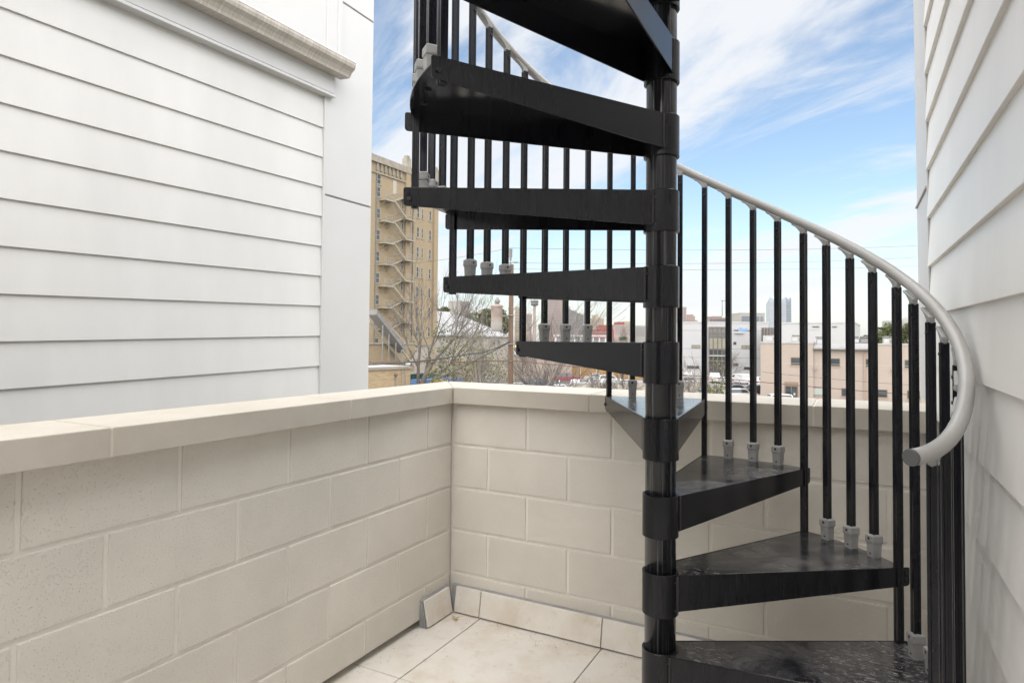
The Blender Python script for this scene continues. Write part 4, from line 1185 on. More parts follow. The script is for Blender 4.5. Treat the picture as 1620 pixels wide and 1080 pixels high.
# ---- white clinic
FW = face_px(1076, 166, 1216, 162)
wc = thing('white_clinic', 'white multi storey clinic with a dark glass stair bay and blue script sign', 'building')
zw = FW.z(1140, 511)
part_box(FW, 'wall', M['white'], wc, 0, FW.L, GZ, zw, -22, 0)
part_box(FW, 'wall_cap', M['white'], wc, -.1, FW.L + .1, zw + .002, zw + .35, -22, .12)
for yj in (523, 552, 566):
    mb = MB(); FW.box(mb, 0, FW.u(1120.5), FW.z(1140, yj), FW.z(1140, yj) + .08, 0, .02); FW.box(mb, FW.u(1149.5), FW.L, FW.z(1140, yj), FW.z(1140, yj) + .08, 0, .02); mb.build('panel_joint', M['greymetal'], wc)
ua, ub = FW.u(1121.5), FW.u(1148.5)
bay = part_box(FW, 'glass_bay', M['glassgrey'], wc, ua, ub, GZ + .2, FW.z(1135, 517), 0, .35)
uu = [ua + (ub - ua) * k / 4 for k in range(5)]
mb = MB()
for k in range(5): FW.box(mb, uu[k] - .12, uu[k] + .12, GZ + .2, FW.z(1135, 517), .352, .5)
mb.build('mullions', M['darkframe'], bay)
for k in range(4):
    z1_, z0_ = FW.z(1135, 534.5), FW.z(1135, 551.5)
    part_box(FW, 'blind', M['blind'], bay, uu[k] + .13, uu[k + 1] - .13, z0_, z1_, .352, .42)
for yj, m_ in ((519, M['darkframe']), (527, M['darkframe']), (533.5, M['slate']), (553.5, M['slate']), (563.5, M['paleglass']), (572, M['darkframe'])):
    part_box(FW, 'transom', m_, bay, ua, ub, FW.z(1135, yj), FW.z(1135, yj) + .35, .502, .62)
for x0, y0, x1, y1, pn in ((1094, 545.5, 1108, 551, M['blind']), (1173, 546, 1188, 551.5, M['blind']), (1086.5, 578, 1106.5, 583.5, M['glass']), (1160, 574, 1168, 579, M['glass']), (1176.5, 580, 1188, 585, M['glass']), (1160, 540.5, 1165, 545.5, M['glass'])):
    px_window(FW, wc, x0, y0, x1, y1, pane=pn, fw=.14, mull=1 if x1 - x0 > 12 else 0)
part_box(FW, 'canopy', M['white'], wc, FW.u(1162), FW.u(1176), FW.z(1165, 527.2), FW.z(1165, 525.4), 0, .5)
# sign letters
def letters(text, F_, x, y, h_px, m, par, shear=0.0, name='sign_letters', out=.06, width_px=None):
    cu = bpy.data.curves.new('letters', 'FONT'); cu.body = text; cu.extrude = .02; cu.shear = shear
    to = bpy.data.objects.new('letters', cu); COL.objects.link(to)
    bpy.context.view_layer.update()
    me = bpy.data.meshes.new_from_object(to.evaluated_get(bpy.context.evaluated_depsgraph_get()))
    bpy.data.objects.remove(to); bpy.data.curves.remove(cu)
    me.name = name
    xs_ = [v.co.x for v in me.vertices]; ys_ = [v.co.y for v in me.vertices]
    x0_, y0_ = min(xs_), min(ys_)
    hgt = abs(F_.z(x, y) - F_.z(x, y + h_px)); sc = hgt / (max(ys_) - y0_)
    scx = sc if not width_px else abs(F_.u(x + width_px) - F_.u(x)) / (max(xs_) - x0_)
    u0, zb = F_.u(x), F_.z(x, y + h_px)
    for v in me.vertices:
        p = F_.P(u0 + (v.co.x - x0_) * scx, zb + (v.co.y - y0_) * sc, out + v.co.z * 2)
        v.co = p
    return link(name, me, m, par)
M['signnavy'] = mat('navy_letters', (0.035, 0.03, 0.12), rough=.5)
M['signcyan'] = mat('light_blue_letters', (0.10, 0.34, 0.66), rough=.5)
M['signdark'] = mat('dark_letters', (0.03, 0.03, 0.035), rough=.5)
M['signblue'] = mat('blue_logo', (0.025, 0.07, 0.36), rough=.5)
letters('na', FW, 1161.6, 521, 2.8, M['signnavy'], wc, width_px=6.4)
letters('Touch', FW, 1168.6, 517.8, 6.2, M['signcyan'], wc, shear=.28, width_px=13.6)
letters('INC', FW, 1183, 522, 1.9, M['signdark'], wc, width_px=4)
mb = MB(); p0 = [FW.P(FW.u(x), FW.z(x, y), .08) for x, y in ((1168, 519.6), (1172, 518), (1176, 519.4), (1172, 518.9))]
mb.prism(p0, FW.n * .05); mb.build('sign_flourish', M['signcyan'], wc)
# right wing with two blue shield logos
FH = face_px(1232, 148, 1352, 140)
wh = thing('white_health_block', 'blank white windowless block with two blue shield logos above the pink roofs', 'building')
zh = FH.z(1290, 511.5)
part_box(FH, 'wall', M['white'], wh, 0, FH.L, GZ, zh, -25, 0)
part_box(FH, 'wall_cap', M['white'], wh, -.1, FH.L + .1, zh + .002, zh + .3, -25, .1)
part_box(FH, 'corner_joint', M['greymetal'], wh, FH.u(1301), FH.u(1301) + .08, GZ, zh, 0, .03)
def shield(x, y, w, h):
    pts = [(x, y), (x + w, y), (x + w * .97, y + h * .45), (x + w * .72, y + h * .9), (x + w * .5, y + h), (x + w * .28, y + h * .9), (x + w * .03, y + h * .45)]
    mb = MB(); mb.prism([FH.P(FH.u(a), FH.z(a, b), .05) for a, b in pts], FH.n * .06); s_ = mb.build('shield_logo', M['signblue'], wh)
    return s_
s1 = shield(1265.8, 516.2, 7.4, 4.8); s2 = shield(1305, 516, 6.6, 4.4)
letters('W', FH, 1267.2, 516.7, 2.2, M['white'], s1, width_px=4.6, out=.13)
letters('Health', FH, 1285.6, 515.2, 2.9, M['signdark'], wh, width_px=10.5)
letters('Health', FH, 1316.5, 515.4, 2.6, M['signdark'], wh, width_px=7.5)
mb = MB(); FH.box(mb, FH.u(1266), FH.u(1297), FH.z(1280, 522.4), FH.z(1280, 522.1), 0, .03); mb.build('sign_rail', M['greymetal'], wh)
# dark glass link between the two
FL_ = face_px(1203, 156, 1234, 152)
lk = thing('glass_link', 'brown glass link between the white clinic and the white health block', 'building')
part_box(FL_, 'wall', mat('brown_glass', (0.12, 0.10, 0.09), rough=.15, spec=.6, var=.3, vscale=.3), lk, 0, FL_.L, GZ, FL_.z(1215, 518), -15, -.5)
for k in range(6): part_box(FL_, 'mullion', M['greymetal'], lk, FL_.L * k / 6, FL_.L * k / 6 + .12, GZ, FL_.z(1215, 518), -.499, -.35)
part_box(FL_, 'terrace_wall', M['white'], lk, FL_.u(1208), FL_.L, GZ, FL_.z(1215, 530.5), -.3, .3)

# ---- pink two storey building
FP = face_px(1203, 98, 1470, 88)
pk = thing('pink_building', 'two storey pink stucco building with dark windows behind the right hand balusters', 'building')
zpl = FP.z(1250, 543); zpm = FP.z(1340, 553.5)
uA, uB, uC = FP.u(1286.5), FP.u(1386), FP.L + 14
part_box(FP, 'wall', M['pink'], pk, 0, uA, GZ, zpl, -20, 0)
part_box(FP, 'wall', M['pink'], pk, uA + .002, uB - .002, GZ, zpm, -20, -.35)
part_box(FP, 'wall', M['pink'], pk, uB, uC, GZ, FP.z(1420, 545.5), -20, 0)
part_box(FP, 'parapet_cap', M['whiteroof'], pk, -.1, uA - .02, zpl + .002, zpl + .22, -20, .1)
part_box(FP, 'parapet_cap', M['whiteroof'], pk, uB + .02, uC, FP.z(1420, 545.5) + .002, FP.z(1420, 545.5) + .2, -20, .1)
part_box(FP, 'eave', M['whiteroof'], pk, uA + .04, uB - .04, zpm + .002, zpm + .45, -20, .15)
mb = MB(); mb.tube([FP.P(uA + .06, zpm + .1, .26), FP.P(uB - .06, zpm + .1, .26)], .16, 8); mb.build('gutter', M['greymetal'], pk)
part_box(FP, 'roof', M['whiteroof'], pk, uA + .1, uB - .1, zpm + .452, zpm + .75, -19, -1.2)
for x in (1306, 1366.5): part_box(FP, 'downpipe', M['sill'], pk, FP.u(x), FP.u(x) + .22, GZ, zpm - .05, -.349, -.15)
for x0, y0, x1, y1, fl_, pn in ((1251, 565, 1270, 578, 0, None), (1309, 566.5, 1329, 579.5, 0, None), (1369.5, 567.5, 1389, 580.5, 0, None), (1431, 569, 1452, 582.5, 0, None),
                               (1282.5, 612, 1303, 625.5, 0, M['paleglass']), (1331, 613.5, 1352, 627.5, 0, None), (1383, 615.5, 1404, 629, 0, None), (1435, 617.5, 1456, 631.5, 0, None)):
    base = FP
    if uA < FP.u((x0 + x1) / 2) < uB: base = Face(FP.P(0, 0, -.35), FP.P(FP.L, 0, -.35))
    px_window(base, pk, x0, y0, x1, y1, pane=pn, rail=.25 if y0 < 600 else 0, fw=.09, sill=M['sill'])
# recessed door
ua, za = FP.uz(1241, 603.5); ub, _ = FP.uz(1263, 603.5)
part_box(FP, 'door_recess', M['pinkd'], pk, ua, ub, GZ + .01, za, 0, .02)
dr = part_box(FP, 'door', M['darkframe'], pk, ua + .1, ub - .1, GZ + .02, FP.z(1250, 610), .022, .10)
um = (ua + ub) / 2
for a, b in ((ua + .2, um - .06), (um + .06, ub - .2)): part_box(FP, 'door_glass', M['glass'], dr, a, b, GZ + .3, FP.z(1250, 611), .102, .12)
part_box(FP, 'notice', M['paleframe'], dr, um + .3, um + .55, GZ + 1.4, GZ + 1.75, .122, .13)
M['lamp_on'] = mat('warm_lamp', (0.8, 0.6, 0.3), emit=(1.0, 0.62, 0.2), estr=1.0)
part_box(FP, 'door_lamp', M['blind'], dr, ua + .45, ua + .65, GZ + 1.2, GZ + 1.6, .122, .16)
for x, y in ((1230, 581), (1289, 582.5), (1348.5, 584), (1412, 585.5)):
    u, z = FP.uz(x, y); mb = MB(); p = [FP.P(u - .2, z - .15, 0), FP.P(u + .2, z - .15, 0), FP.P(u + .2, z + .15, 0), FP.P(u - .2, z + .15, 0)]
    mb.poly(p + [FP.P(u - .17, z - .2, .28), FP.P(u + .17, z - .2, .28), FP.P(u + .2, z + .1, .2), FP.P(u - .2, z + .1, .2)], [(0, 1, 2, 3), (7, 6, 5, 4), (0, 4, 5, 1), (1, 5, 6, 2), (2, 6, 7, 3), (3, 7, 4, 0)])
    mb.build('wall_light', M['greymetal'], pk)
# roof plant, each unit its own thing
M['acunit'] = mat('pale_green_grey_metal', (0.26, 0.265, 0.235), rough=.6, var=.2, vscale=1.5)
def ac_unit(x0, x1, y0, y1, back, lab, m, fans=2, fam=None):
    u0, z1_ = FP.uz(x0, y0); u1, z0_ = FP.uz(x1, y1)
    t = thing('roof_unit', lab, 'air conditioner', group='air conditioning units on the pink building roof')
    part_box(FP, 'casing', m, t, u0, u1, z0_, z1_, -back - 2.2, -back)
    part_box(FP, 'base_rail', M['white'], t, u0 - .1, u1 + .1, z0_ - .3, z0_ - .003, -back - 2.3, -back + .1)
    n_ = max(2, int((u1 - u0) / 1.1))
    for k in range(n_):
        a = u0 + (u1 - u0) * (k + .12) / n_; b = u0 + (u1 - u0) * (k + .88) / n_
        part_box(FP, 'grille' if k % 2 else 'access_panel', M['greymetal'] if k % 2 else M['white'], t, a, b, z0_ + (z1_ - z0_) * .15, z0_ + (z1_ - z0_) * .8, -back + .002, -back + .06)
    for k in range(fans):
        c = FP.P(u0 + (u1 - u0) * (k + .5) / fans, z1_, -back - 1.1); MB().lathe([(0, .05), (.45, .05), (.5, .25), (.42, .25), (.40, .1), (0, .1)], tuple(c), 12).build('fan_shroud', M['greymetal'], t)
    return t
ac_unit(1250, 1273, 532, 541, 2.5, 'long pale green air conditioner on the left roof of the pink building', M['acunit'])
ac_unit(1290, 1312, 534.5, 546, 4.0, 'grey louvred air conditioner above the white gutter of the pink building', M['greymetal'], 3)
ac_unit(1346, 1378, 534, 543, 5.0, 'dark grey low roof unit near the right end of the white gutter', M['slate'], 2)
ac_unit(1399, 1420, 534.5, 544, 2.5, 'pale green air conditioner on the right roof of the pink building', M['acunit'])
ac_unit(1208, 1231, 531, 540.5, 3.0, 'low white roof unit at the left corner of the pink building roof', M['whiteroof'], 1)
for x, lab in ((1441, 'short white roof vent left of its pair at the right roof end'), (1453, 'wide white roof vent at the far right roof end')):
    u, z = FP.uz(x, 545); c = FP.P(u, z, -1.5)
    v = thing('roof_vent', lab, 'vent', group='roof vents on the pink building')
    w_ = .28 if x < 1450 else .5
    MB().lathe([(w_ * .7, 0), (w_ * .7, .5), (0, .5)], tuple(c), 10).build('vent_pipe', M['whiteroof'], v)
    MB().lathe([(0, .40), (w_, .42), (w_, .62), (w_ * .6, .75), (0, .78)], tuple(c), 10).build('vent_cowl', M['whiteroof'], v)

# ---- utility pole, wires
pc = at(808, 540, 35.0); zq = lambda y: at(808, y, 35.0).z
pu = thing('utility_pole', 'brown wooden utility pole with a weathered grey transformer', 'utility pole')
MB().tube([(pc.x, pc.y, GZ), (pc.x, pc.y, zq(418))], [0.17, 0.125], 12).build('shaft', M['wood'], pu)
tp = at(785.5, 540, 34.6)
MB().lathe([(0, zq(524)), (.26, zq(524)), (.31, zq(522)), (.31, zq(510))], (tp.x, tp.y, 0), 16).build('transformer_base', M['tower'], pu)
tr_ = MB().lathe([(.31, zq(509.9)), (.31, zq(487)), (.34, zq(486)), (.34, zq(484)), (.2, zq(482)), (0, zq(481))], (tp.x, tp.y, 0), 16).build('transformer', M['transf'], pu)
MB().tube([(tp.x, tp.y, zq(482)), (tp.x + .03, tp.y, zq(477)), (tp.x + .02, tp.y, zq(471))], [.09, .17, .05], 8).build('bushing', M['greymetal'], tr_)
MB().tube([(tp.x, tp.y, zq(500)), (pc.x, pc.y, zq(500))], .05, 6).build('mounting_arm', M['greymetal'], pu)
ip = at(806.5, 540, 35.0)
MB().tube([(ip.x, ip.y, zq(423)), (ip.x, ip.y, zq(411))], .03, 6).build('insulator_pin', M['greymetal'], pu)
lp = []
for k in range(9):
    lp += [(0.05 if k < 3 else .07, zq(411 - k * 2)), (.12 if k > 1 else .08, zq(410 - k * 2))]
MB().lathe([(0, zq(411.5))] + lp + [(0, zq(392))], (ip.x, ip.y, 0), 10).build('insulator', M['greymetal'], pu)
for zy in (500, 545, 572): MB().lathe([(.165, zq(zy)), (.185, zq(zy)), (.185, zq(zy - 2)), (.165, zq(zy - 2))], (pc.x, pc.y, 0), 12).build('band', M['greymetal'], pu)
MB().tube([at(797, 416, 35), at(820, 414.5, 35)], .03, 5).build('cross_arm', M['greymetal'], pu)
def wire(label, pts, r_, m, sag=0.0):
    P_ = [at(x, y, d) for x, y, d in pts]; path = []
    for a, b in zip(P_[:-1], P_[1:]):
        for k in range(12):
            t = k / 12; path.append(a.lerp(b, t) - UP * (sag * 4 * t * (1 - t)))
    path.append(P_[-1])
    o = MB().tube(path, r_, 5).build('overhead_wire', m)
    tag(o, label, 'wire', 'overhead wires')
wire('thin topmost wire from the insulator of the utility pole out to the right', [(806, 392.5, 35), (1500, 386, 60)], .010, M['wire'], .3)
wire('thin topmost wire from the insulator of the utility pole out to the left', [(806, 392.5, 35), (560, 420, 52)], .010, M['wire'], .3)
wire('second thin wire from the utility pole top to the right', [(813, 416, 35), (1500, 404, 60)], .010, M['wire'], .3)
wire('third thin wire, lowest of those crossing the sky right of the pole', [(812, 425.5, 35), (1500, 419, 60)], .009, M['wire'], .2)
wire('thick black cable from the left edge rising to the utility pole', [(540, 577, 30), (740, 560, 33), (806, 540, 34.8)], .035, M['wire'], .15)
wire('second black cable rising to the utility pole through bare branches', [(690, 600, 33), (806, 541, 34.8)], .03, M['wire'], .05)
wire('rust brown cable level across the pale house', [(540, 572.5, 31), (806, 570, 34.8)], .022, M['rustwire'], .05)
wire('rust brown cable crossing the car park and the pink building', [(808, 570, 34.8), (1100, 594, 36), (1480, 627, 40)], .022, M['rustwire'], .05)
wire('thin dark cable sagging across the pink building front', [(1205, 588, 50), (1480, 611, 50)], .014, M['wire'], .1)
wire('thin pale cable level across the pink building front', [(1205, 573, 60), (1480, 579, 60)], .010, M['white'], .05)

# ---- bare trees
def bare_tree(name, label, base, height, seed, m, spread=0.6, levels=5, r0=0.2, fork=0.35, lean=(0, 0), nsub=(3, 4), group='bare winter trees', leaf=None, nleaf=0, twist=.35, thin=.012):
    rg = random.Random(seed)
    t = thing(name, label, 'tree', group=group)
    tr, br = MB(), MB()
    tips = []
    def grow(p, d, L, r_, lv):
        n = 4; pts = [p]; q_ = p.copy(); dd = d.copy()
        for k in range(n):
            dd = (dd + Vector((rg.gauss(0, twist), rg.gauss(0, twist), rg.gauss(0, twist * .6))) * .35 + UP * .05).normalized()
            q_ = q_ + dd * (L / n); pts.append(q_.copy())
        r1 = max(r_ * .62, thin)
        rr_ = [r_ + (r1 - r_) * k / n for k in range(n + 1)]
        (tr if lv == 0 else br).tube(pts, rr_, 7 if lv == 0 else (5 if lv < 3 else 3), caps=(lv == 0))
        if lv >= levels: tips.append(q_); return
        nb_ = rg.randint(*nsub)
        for k in range(nb_):
            tt = 1.0 if k == 0 else rg.uniform(.45, 1.0)
            i_ = min(int(tt * n), n); src = pts[i_]
            axis = dd.orthogonal().normalized(); axis.rotate(Matrix.Rotation(rg.uniform(0, 2 * math.pi), 3, dd))
            nd = dd.copy(); nd.rotate(Matrix.Rotation((.25 if k == 0 else 1) * rg.uniform(.5, 1.1) * spread, 3, axis))
            grow(src, nd, L * rg.uniform(.62, .85), max(rr_[i_] * (.8 if k == 0 else rg.uniform(.45, .7)), thin), lv + 1)
    d0_ = Vector((lean[0], lean[1], 1)).normalized()
    grow(base, d0_, height * fork, r0, 0)
    tr.build('trunk', m, t, fix=False)
    o = br.build('branches', m, t, fix=False)
    if leaf:
        lf = MB()
        for k in range(nleaf):
            c = rg.choice(tips) + Vector((rg.gauss(0, .35), rg.gauss(0, .35), rg.gauss(0, .3)))
            leaf_quad(lf, c, rg.uniform(.07, .16), rg)
        lf.build('leaves', leaf, t, fix=False)
    return t
def leaf_quad(mb, c, s_, rg):
    a = Vector((rg.gauss(0, 1), rg.gauss(0, 1), rg.gauss(0, 1))).normalized(); b = a.orthogonal().normalized()
    b.rotate(Matrix.Rotation(rg.uniform(0, 6.28), 3, a)); w = a.cross(b)
    mb.poly([c - b * s_, c + w * s_ * .5, c + b * s_, c - w * s_ * .5], [(0, 1, 2, 3)])
bare_tree('bare_tree', 'dark bare tree with upright limbs in front of the brick tower', at_z(657.5, 72, GZ), 19, 3, M['bark'], spread=.62, levels=5, r0=.42, fork=.36)
bare_tree('bare_tree', 'pale wide bare tree left of the utility pole', at_z(790, 44, GZ), 13, 5, M['barkpale'], spread=.85, levels=5, r0=.24, fork=.34, lean=(.1, .05), nsub=(2, 4), thin=.016)
bare_tree('bare_tree', 'tangled bare tree with some olive leaves before the pale house', at_z(748, 52, GZ), 12, 11, M['bark'], spread=.7, levels=5, r0=.2, fork=.3, leaf=M['leafg'], nleaf=1000, nsub=(2, 4))
bare_tree('bare_tree', 'bare tree with yellow green leaf tufts beside the utility pole', at_z(776, 60, GZ), 9.5, 17, M['bark'], spread=.8, levels=5, r0=.16, fork=.34, leaf=M['leafy'], nleaf=1100)
bare_tree('bare_tree', 'bare tree right of the utility pole with thick arching limbs', at_z(850, 48, GZ), 15, 23, M['barkpale'], spread=.75, levels=5, r0=.24, fork=.35, lean=(-.05, 0), nsub=(2, 4))
bare_tree('bare_tree', 'thin bare sapling in front of the red car', at_z(884, 50, GZ), 9.5, 29, M['bark'], spread=.6, levels=5, r0=.12, fork=.4)
bare_tree('bare_tree', 'small low bare tree left of the retaining wall middle', at_z(924, 62, GZ), 7.0, 31, M['bark'], spread=.7, levels=5, r0=.10, fork=.35)
bare_tree('bare_tree', 'small bare tree behind the stair pole over the retaining wall', at_z(1000, 60, GZ), 6.5, 37, M['bark'], spread=.8, levels=5, r0=.10, fork=.35)
bare_tree('bare_tree', 'bare spreading tree in front of the white clinic', at_z(1103, 54, GZ), 8.6, 41, M['barkpale'], spread=.75, levels=5, r0=.12, fork=.36)
bare_tree('bare_tree', 'pale bare tree before the glass stair bay of the clinic', at_z(1140, 130, GZ), 10.5, 43, M['barkpale'], spread=.8, levels=5, r0=.16, fork=.3)
bare_tree('yellow_shrub', 'thin young tree with yellow green leaves between two balusters', at_z(1131, 56, GZ), 5.3, 47, M['bark'], spread=.32, levels=4, r0=.05, fork=.47, leaf=M['leafy'], nleaf=420, group=None)
bare_tree('yellow_shrub', 'yellow green weedy shrub by the blue containers', at_z(741, 66, GZ), 5.6, 53, M['bark'], spread=.6, levels=4, r0=.08, fork=.35, leaf=M['leafy'], nleaf=500, group=None)
bare_tree('yellow_shrub', 'scruffy low shrub with yellow leaves in front of the dark parked car', at_z(851, 66, GZ), 4.6, 59, M['bark'], spread=.8, levels=4, r0=.08, fork=.3, leaf=M['leafy'], nleaf=260, group=None)
def bushy(name, label, c, rx, rz_, m, n=2500, seed=1, ls=(.3, .6)):
    rg = random.Random(seed); t = thing(name, label, 'tree')
    mb = MB()
    lobes = [Vector((rg.gauss(0, .45) * rx, rg.gauss(0, .45) * rx, rg.uniform(-.5, .6) * rz_)) for k in range(9)]
    for k in range(n):
        l_ = rg.choice(lobes); v = Vector((rg.gauss(0, 1), rg.gauss(0, 1), rg.gauss(0, 1))).normalized() * rg.uniform(.6, 1) * .5
        leaf_quad(mb, c + l_ + Vector((v.x * rx, v.y * rx, v.z * rz_)), rg.uniform(*ls), rg)
    mb.build('crown', m, t, fix=False)
    MB().tube([(c.x, c.y, GZ), (c.x, c.y, c.z)], [rx * .09, rx * .05], 7).build('trunk', M['bark'], t)
bushy('evergreen_tree', 'dark evergreen crown behind the right slope of the white hip roof', at(772, 511, 150), 4.2, 3.6, M['leafg'], 2600, 3)
bushy('evergreen_tree', 'small evergreen crown behind the chimney of the white roof', at(697, 494, 150), 2.6, 1.4, M['leafg'], 900, 4, (.2, .4))
bushy('evergreen_tree', 'round green tree behind the right roof of the pink building', at(1428, 533, 190), 6.5, 4.6, M['leafg'], 3000, 5, (.4, .8))
bushy('evergreen_tree', 'small green crown left of the beige block behind the pink roof', at(1382, 537, 170), 2.6, 2.8, M['leafg'], 900, 6)
# brownish leafless wood far off
wood_rg = random.Random(77)
mb = MB()
for k in range(5200):
    x = wood_rg.uniform(868, 1024); h = (5.5 + 2.6 * math.sin(x * .11) + 1.8 * math.sin(x * .37 + 1)) * wood_rg.uniform(.25, 1.0)
    d = wood_rg.uniform(215, 250); p = at_z(x, d, GZ + h * 1.4)
    dd = Vector((wood_rg.gauss(0, .4), wood_rg.gauss(0, .4), 1)).normalized(); L = wood_rg.uniform(1.2, 3)
    w = HR * wood_rg.uniform(.03, .07)
    mb.poly([p - w, p + w, p + dd * L], [(0, 1, 2)])
o = mb.build('distant_wood', M['twig'], fix=False); tag(o, kind='stuff', label='brownish leafless wood below the skyline')
# palm
pb = at_z(985, 135, GZ); pm_ = thing('palm_tree', 'grey green fan palm left of the pole below the brown block', 'tree')
ztop_ = at(985, 541, 135).z
MB().tube([(pb.x, pb.y, GZ), (pb.x + .1, pb.y, ztop_)], [.28, .2], 8).build('trunk', M['bark'], pm_)
fr = MB(); rg = random.Random(5)
for k in range(70):
    a = rg.uniform(0, 6.28); e = rg.uniform(-.7, 1.35); d = Vector((math.cos(a) * math.cos(e), math.sin(a) * math.cos(e), math.sin(e)))
    c = Vector((pb.x + .1, pb.y, ztop_)); L = rg.uniform(1.3, 2.0); s_ = d.cross(UP)
    s_ = s_.normalized() if s_.length > .01 else HR
    for j in range(5):
        f_ = (j - 2) * .22; d2 = (d + s_ * f_).normalized()
        fr.poly([c + d * L * .35, c + d2 * L * .8 + s_ * .05 - UP * .05, c + d2 * L - UP * .25 * L * .5, c + d2 * L * .8 - s_ * .05 - UP * .05], [(0, 1, 2, 3)])
fr.build('fronds', M['leafp'], pm_, fix=False)

# ---- street lamps lit amber
M['amber'] = mat('amber_lamp', (0.9, 0.6, 0.2), emit=(1.0, 0.58, 0.14), estr=.35)
for x, y, lab in ((913, 549.5, 'street lamp lit amber in front of the white pavilion columns'), (935.5, 552, 'amber street lamp right of the brighter one, lower'), (816.5, 548.5, 'small amber street lamp just right of the utility pole')):
    p = at(x, y, 128); t = thing('street_lamp', lab, 'street lamp', group='amber street lamps')
    MB().tube([(p.x, p.y, GZ), (p.x, p.y, p.z - .1)], [.09, .06], 6).build('post', M['greymetal'], t)
    w_ = .42 if x == 913 else .26
    MB().lathe([(0, -.12), (w_ * .7, -.1), (w_, .05), (w_ * .75, .28), (0, .34)], tuple(p), 10).build('lamp_head', M['amber'], t)

# ---- skip, containers, worker
FD = face_px(650, 84, 691, 88)
sk = thing('waste_skip', 'dark green waste container with a grey lid beside the brick shed', 'container')
z0_, z1_ = GZ, FD.z(670, 591)
part_box(FD, 'body', M['dgreen'], sk, 0, FD.u(679), z0_ + .2, z1_, -2.4, 0)
part_box(FD, 'body', M['dgreen'], sk, FD.u(679) + .01, FD.L, z0_ + .2, z1_ - .15, -2.2, -.1)
part_box(FD, 'lid', M['greymetal'], sk, -.1, FD.L + .1, z1_ + .003, z1_ + .16, -2.5, .12)
for k in range(6): part_box(FD, 'rib', M['dgreen'], sk, FD.u(679) * (k + .4) / 6, FD.u(679) * (k + .4) / 6 + .12, z0_ + .25, z1_ - .1, .002, .09)
part_box(FD, 'notice', M['white'], sk, FD.u(673), FD.u(677), FD.z(675, 597), FD.z(675, 594.5), .092, .10)
FB = face_px(664, 79, 734, 84)
bc = thing('blue_container', 'bright blue skip lorry body low behind the parapet corner, yellow hoist on top', 'container')
part_box(FB, 'body', M['blue'], bc, FB.u(667), FB.u(694), GZ + .4, FB.z(680, 600.5), -2.2, 0)
part_box(FB, 'body', M['blue'], bc, FB.u(697), FB.L, GZ + .4, FB.z(715, 598.5), -2.2, 0)
for k in range(9): part_box(FB, 'rib', M['blue'], bc, FB.u(668 + k * 7.4), FB.u(669 + k * 7.4), GZ + .5, FB.z(700, 601.5), .002, .08)
part_box(FB, 'hoist', M['yellow'], bc, FB.u(685), FB.u(696), FB.z(690, 604), FB.z(690, 599.5), .1, .7)
part_box(FB, 'label_plate', M['white'], bc, FB.u(703), FB.u(708.5), FB.z(705, 603.5), FB.z(705, 600.5), .1, .12)
for k in range(5):
    c = FB.P(FB.L * (k + .5) / 5, GZ + .42, .05); mb = MB(); mb.tube([c, c + FB.n * .25], .42, 12); mb.build('wheel', M['hole'], bc)
# worker in a lime vest
wp = at_z(653.5, 103, GZ)
wk = thing('person', 'worker in a lime vest and white hard hat beside the green container', 'person')
def skin_body(joints, edges, name, m, par, sub=1):
    me = bpy.data.meshes.new(name); me.from_pydata([j[0] for j in joints], edges, [])
    o = bpy.data.objects.new(name, me); COL.objects.link(o)
    md = o.modifiers.new('skin', 'SKIN'); md.use_smooth_shade = True
    for i, j in enumerate(joints): me.skin_vertices[0].data[i].radius = (j[1], j[1])
    me.skin_vertices[0].data[0].use_root = True
    s_ = o.modifiers.new('sub', 'SUBSURF'); s_.levels = s_.render_levels = sub
    bpy.context.view_layer.update()
    m2 = bpy.data.meshes.new_from_object(o.evaluated_get(bpy.context.evaluated_depsgraph_get()))
    bpy.data.objects.remove(o); m2.name = name; m2.materials.clear()
    return link(name, m2, m, par)
jt = lambda x, z, y=0: Vector((wp.x, wp.y, GZ)) + HR * x + HF * y + UP * z
J = [(jt(0, .98), .15), (jt(0, 1.2), .16), (jt(0, 1.42), .15), (jt(0, 1.54), .06), (jt(0, 1.66), .10), (jt(0, 1.74), .09),
     (jt(-.2, 1.42), .07), (jt(-.26, 1.15), .05), (jt(-.22, .92, -.1), .045), (jt(.2, 1.42), .07), (jt(.27, 1.15), .05), (jt(.24, .92, -.12), .045),
     (jt(-.1, .85), .1), (jt(-.11, .48), .07), (jt(-.11, .08), .05), (jt(-.11, .04, -.14), .045), (jt(.1, .85), .1), (jt(.12, .48), .07), (jt(.13, .08), .05), (jt(.13, .04, -.14), .045)]
ED = [(0, 1), (1, 2), (2, 3), (3, 4), (4, 5), (2, 6), (6, 7), (7, 8), (2, 9), (9, 10), (10, 11), (0, 12), (12, 13), (13, 14), (14, 15), (0, 16), (16, 17), (17, 18), (18, 19)]
skin_body(J, ED, 'body', mat('work_clothes', (0.06, 0.07, 0.10), rough=.9), wk)
MB().lathe([(.20, .95), (.235, 1.1), (.245, 1.3), (.24, 1.42), (.12, 1.52)], tuple(jt(0, 0)), 14).build('vest', mat('lime_vest', (0.35, 0.62, 0.03), rough=.8), wk)
MB().lathe([(.17, 1.72), (.135, 1.73), (.135, 1.80), (.09, 1.87), (0, 1.89)], tuple(jt(0, 0)), 12).build('hard_hat', M['white'], wk)

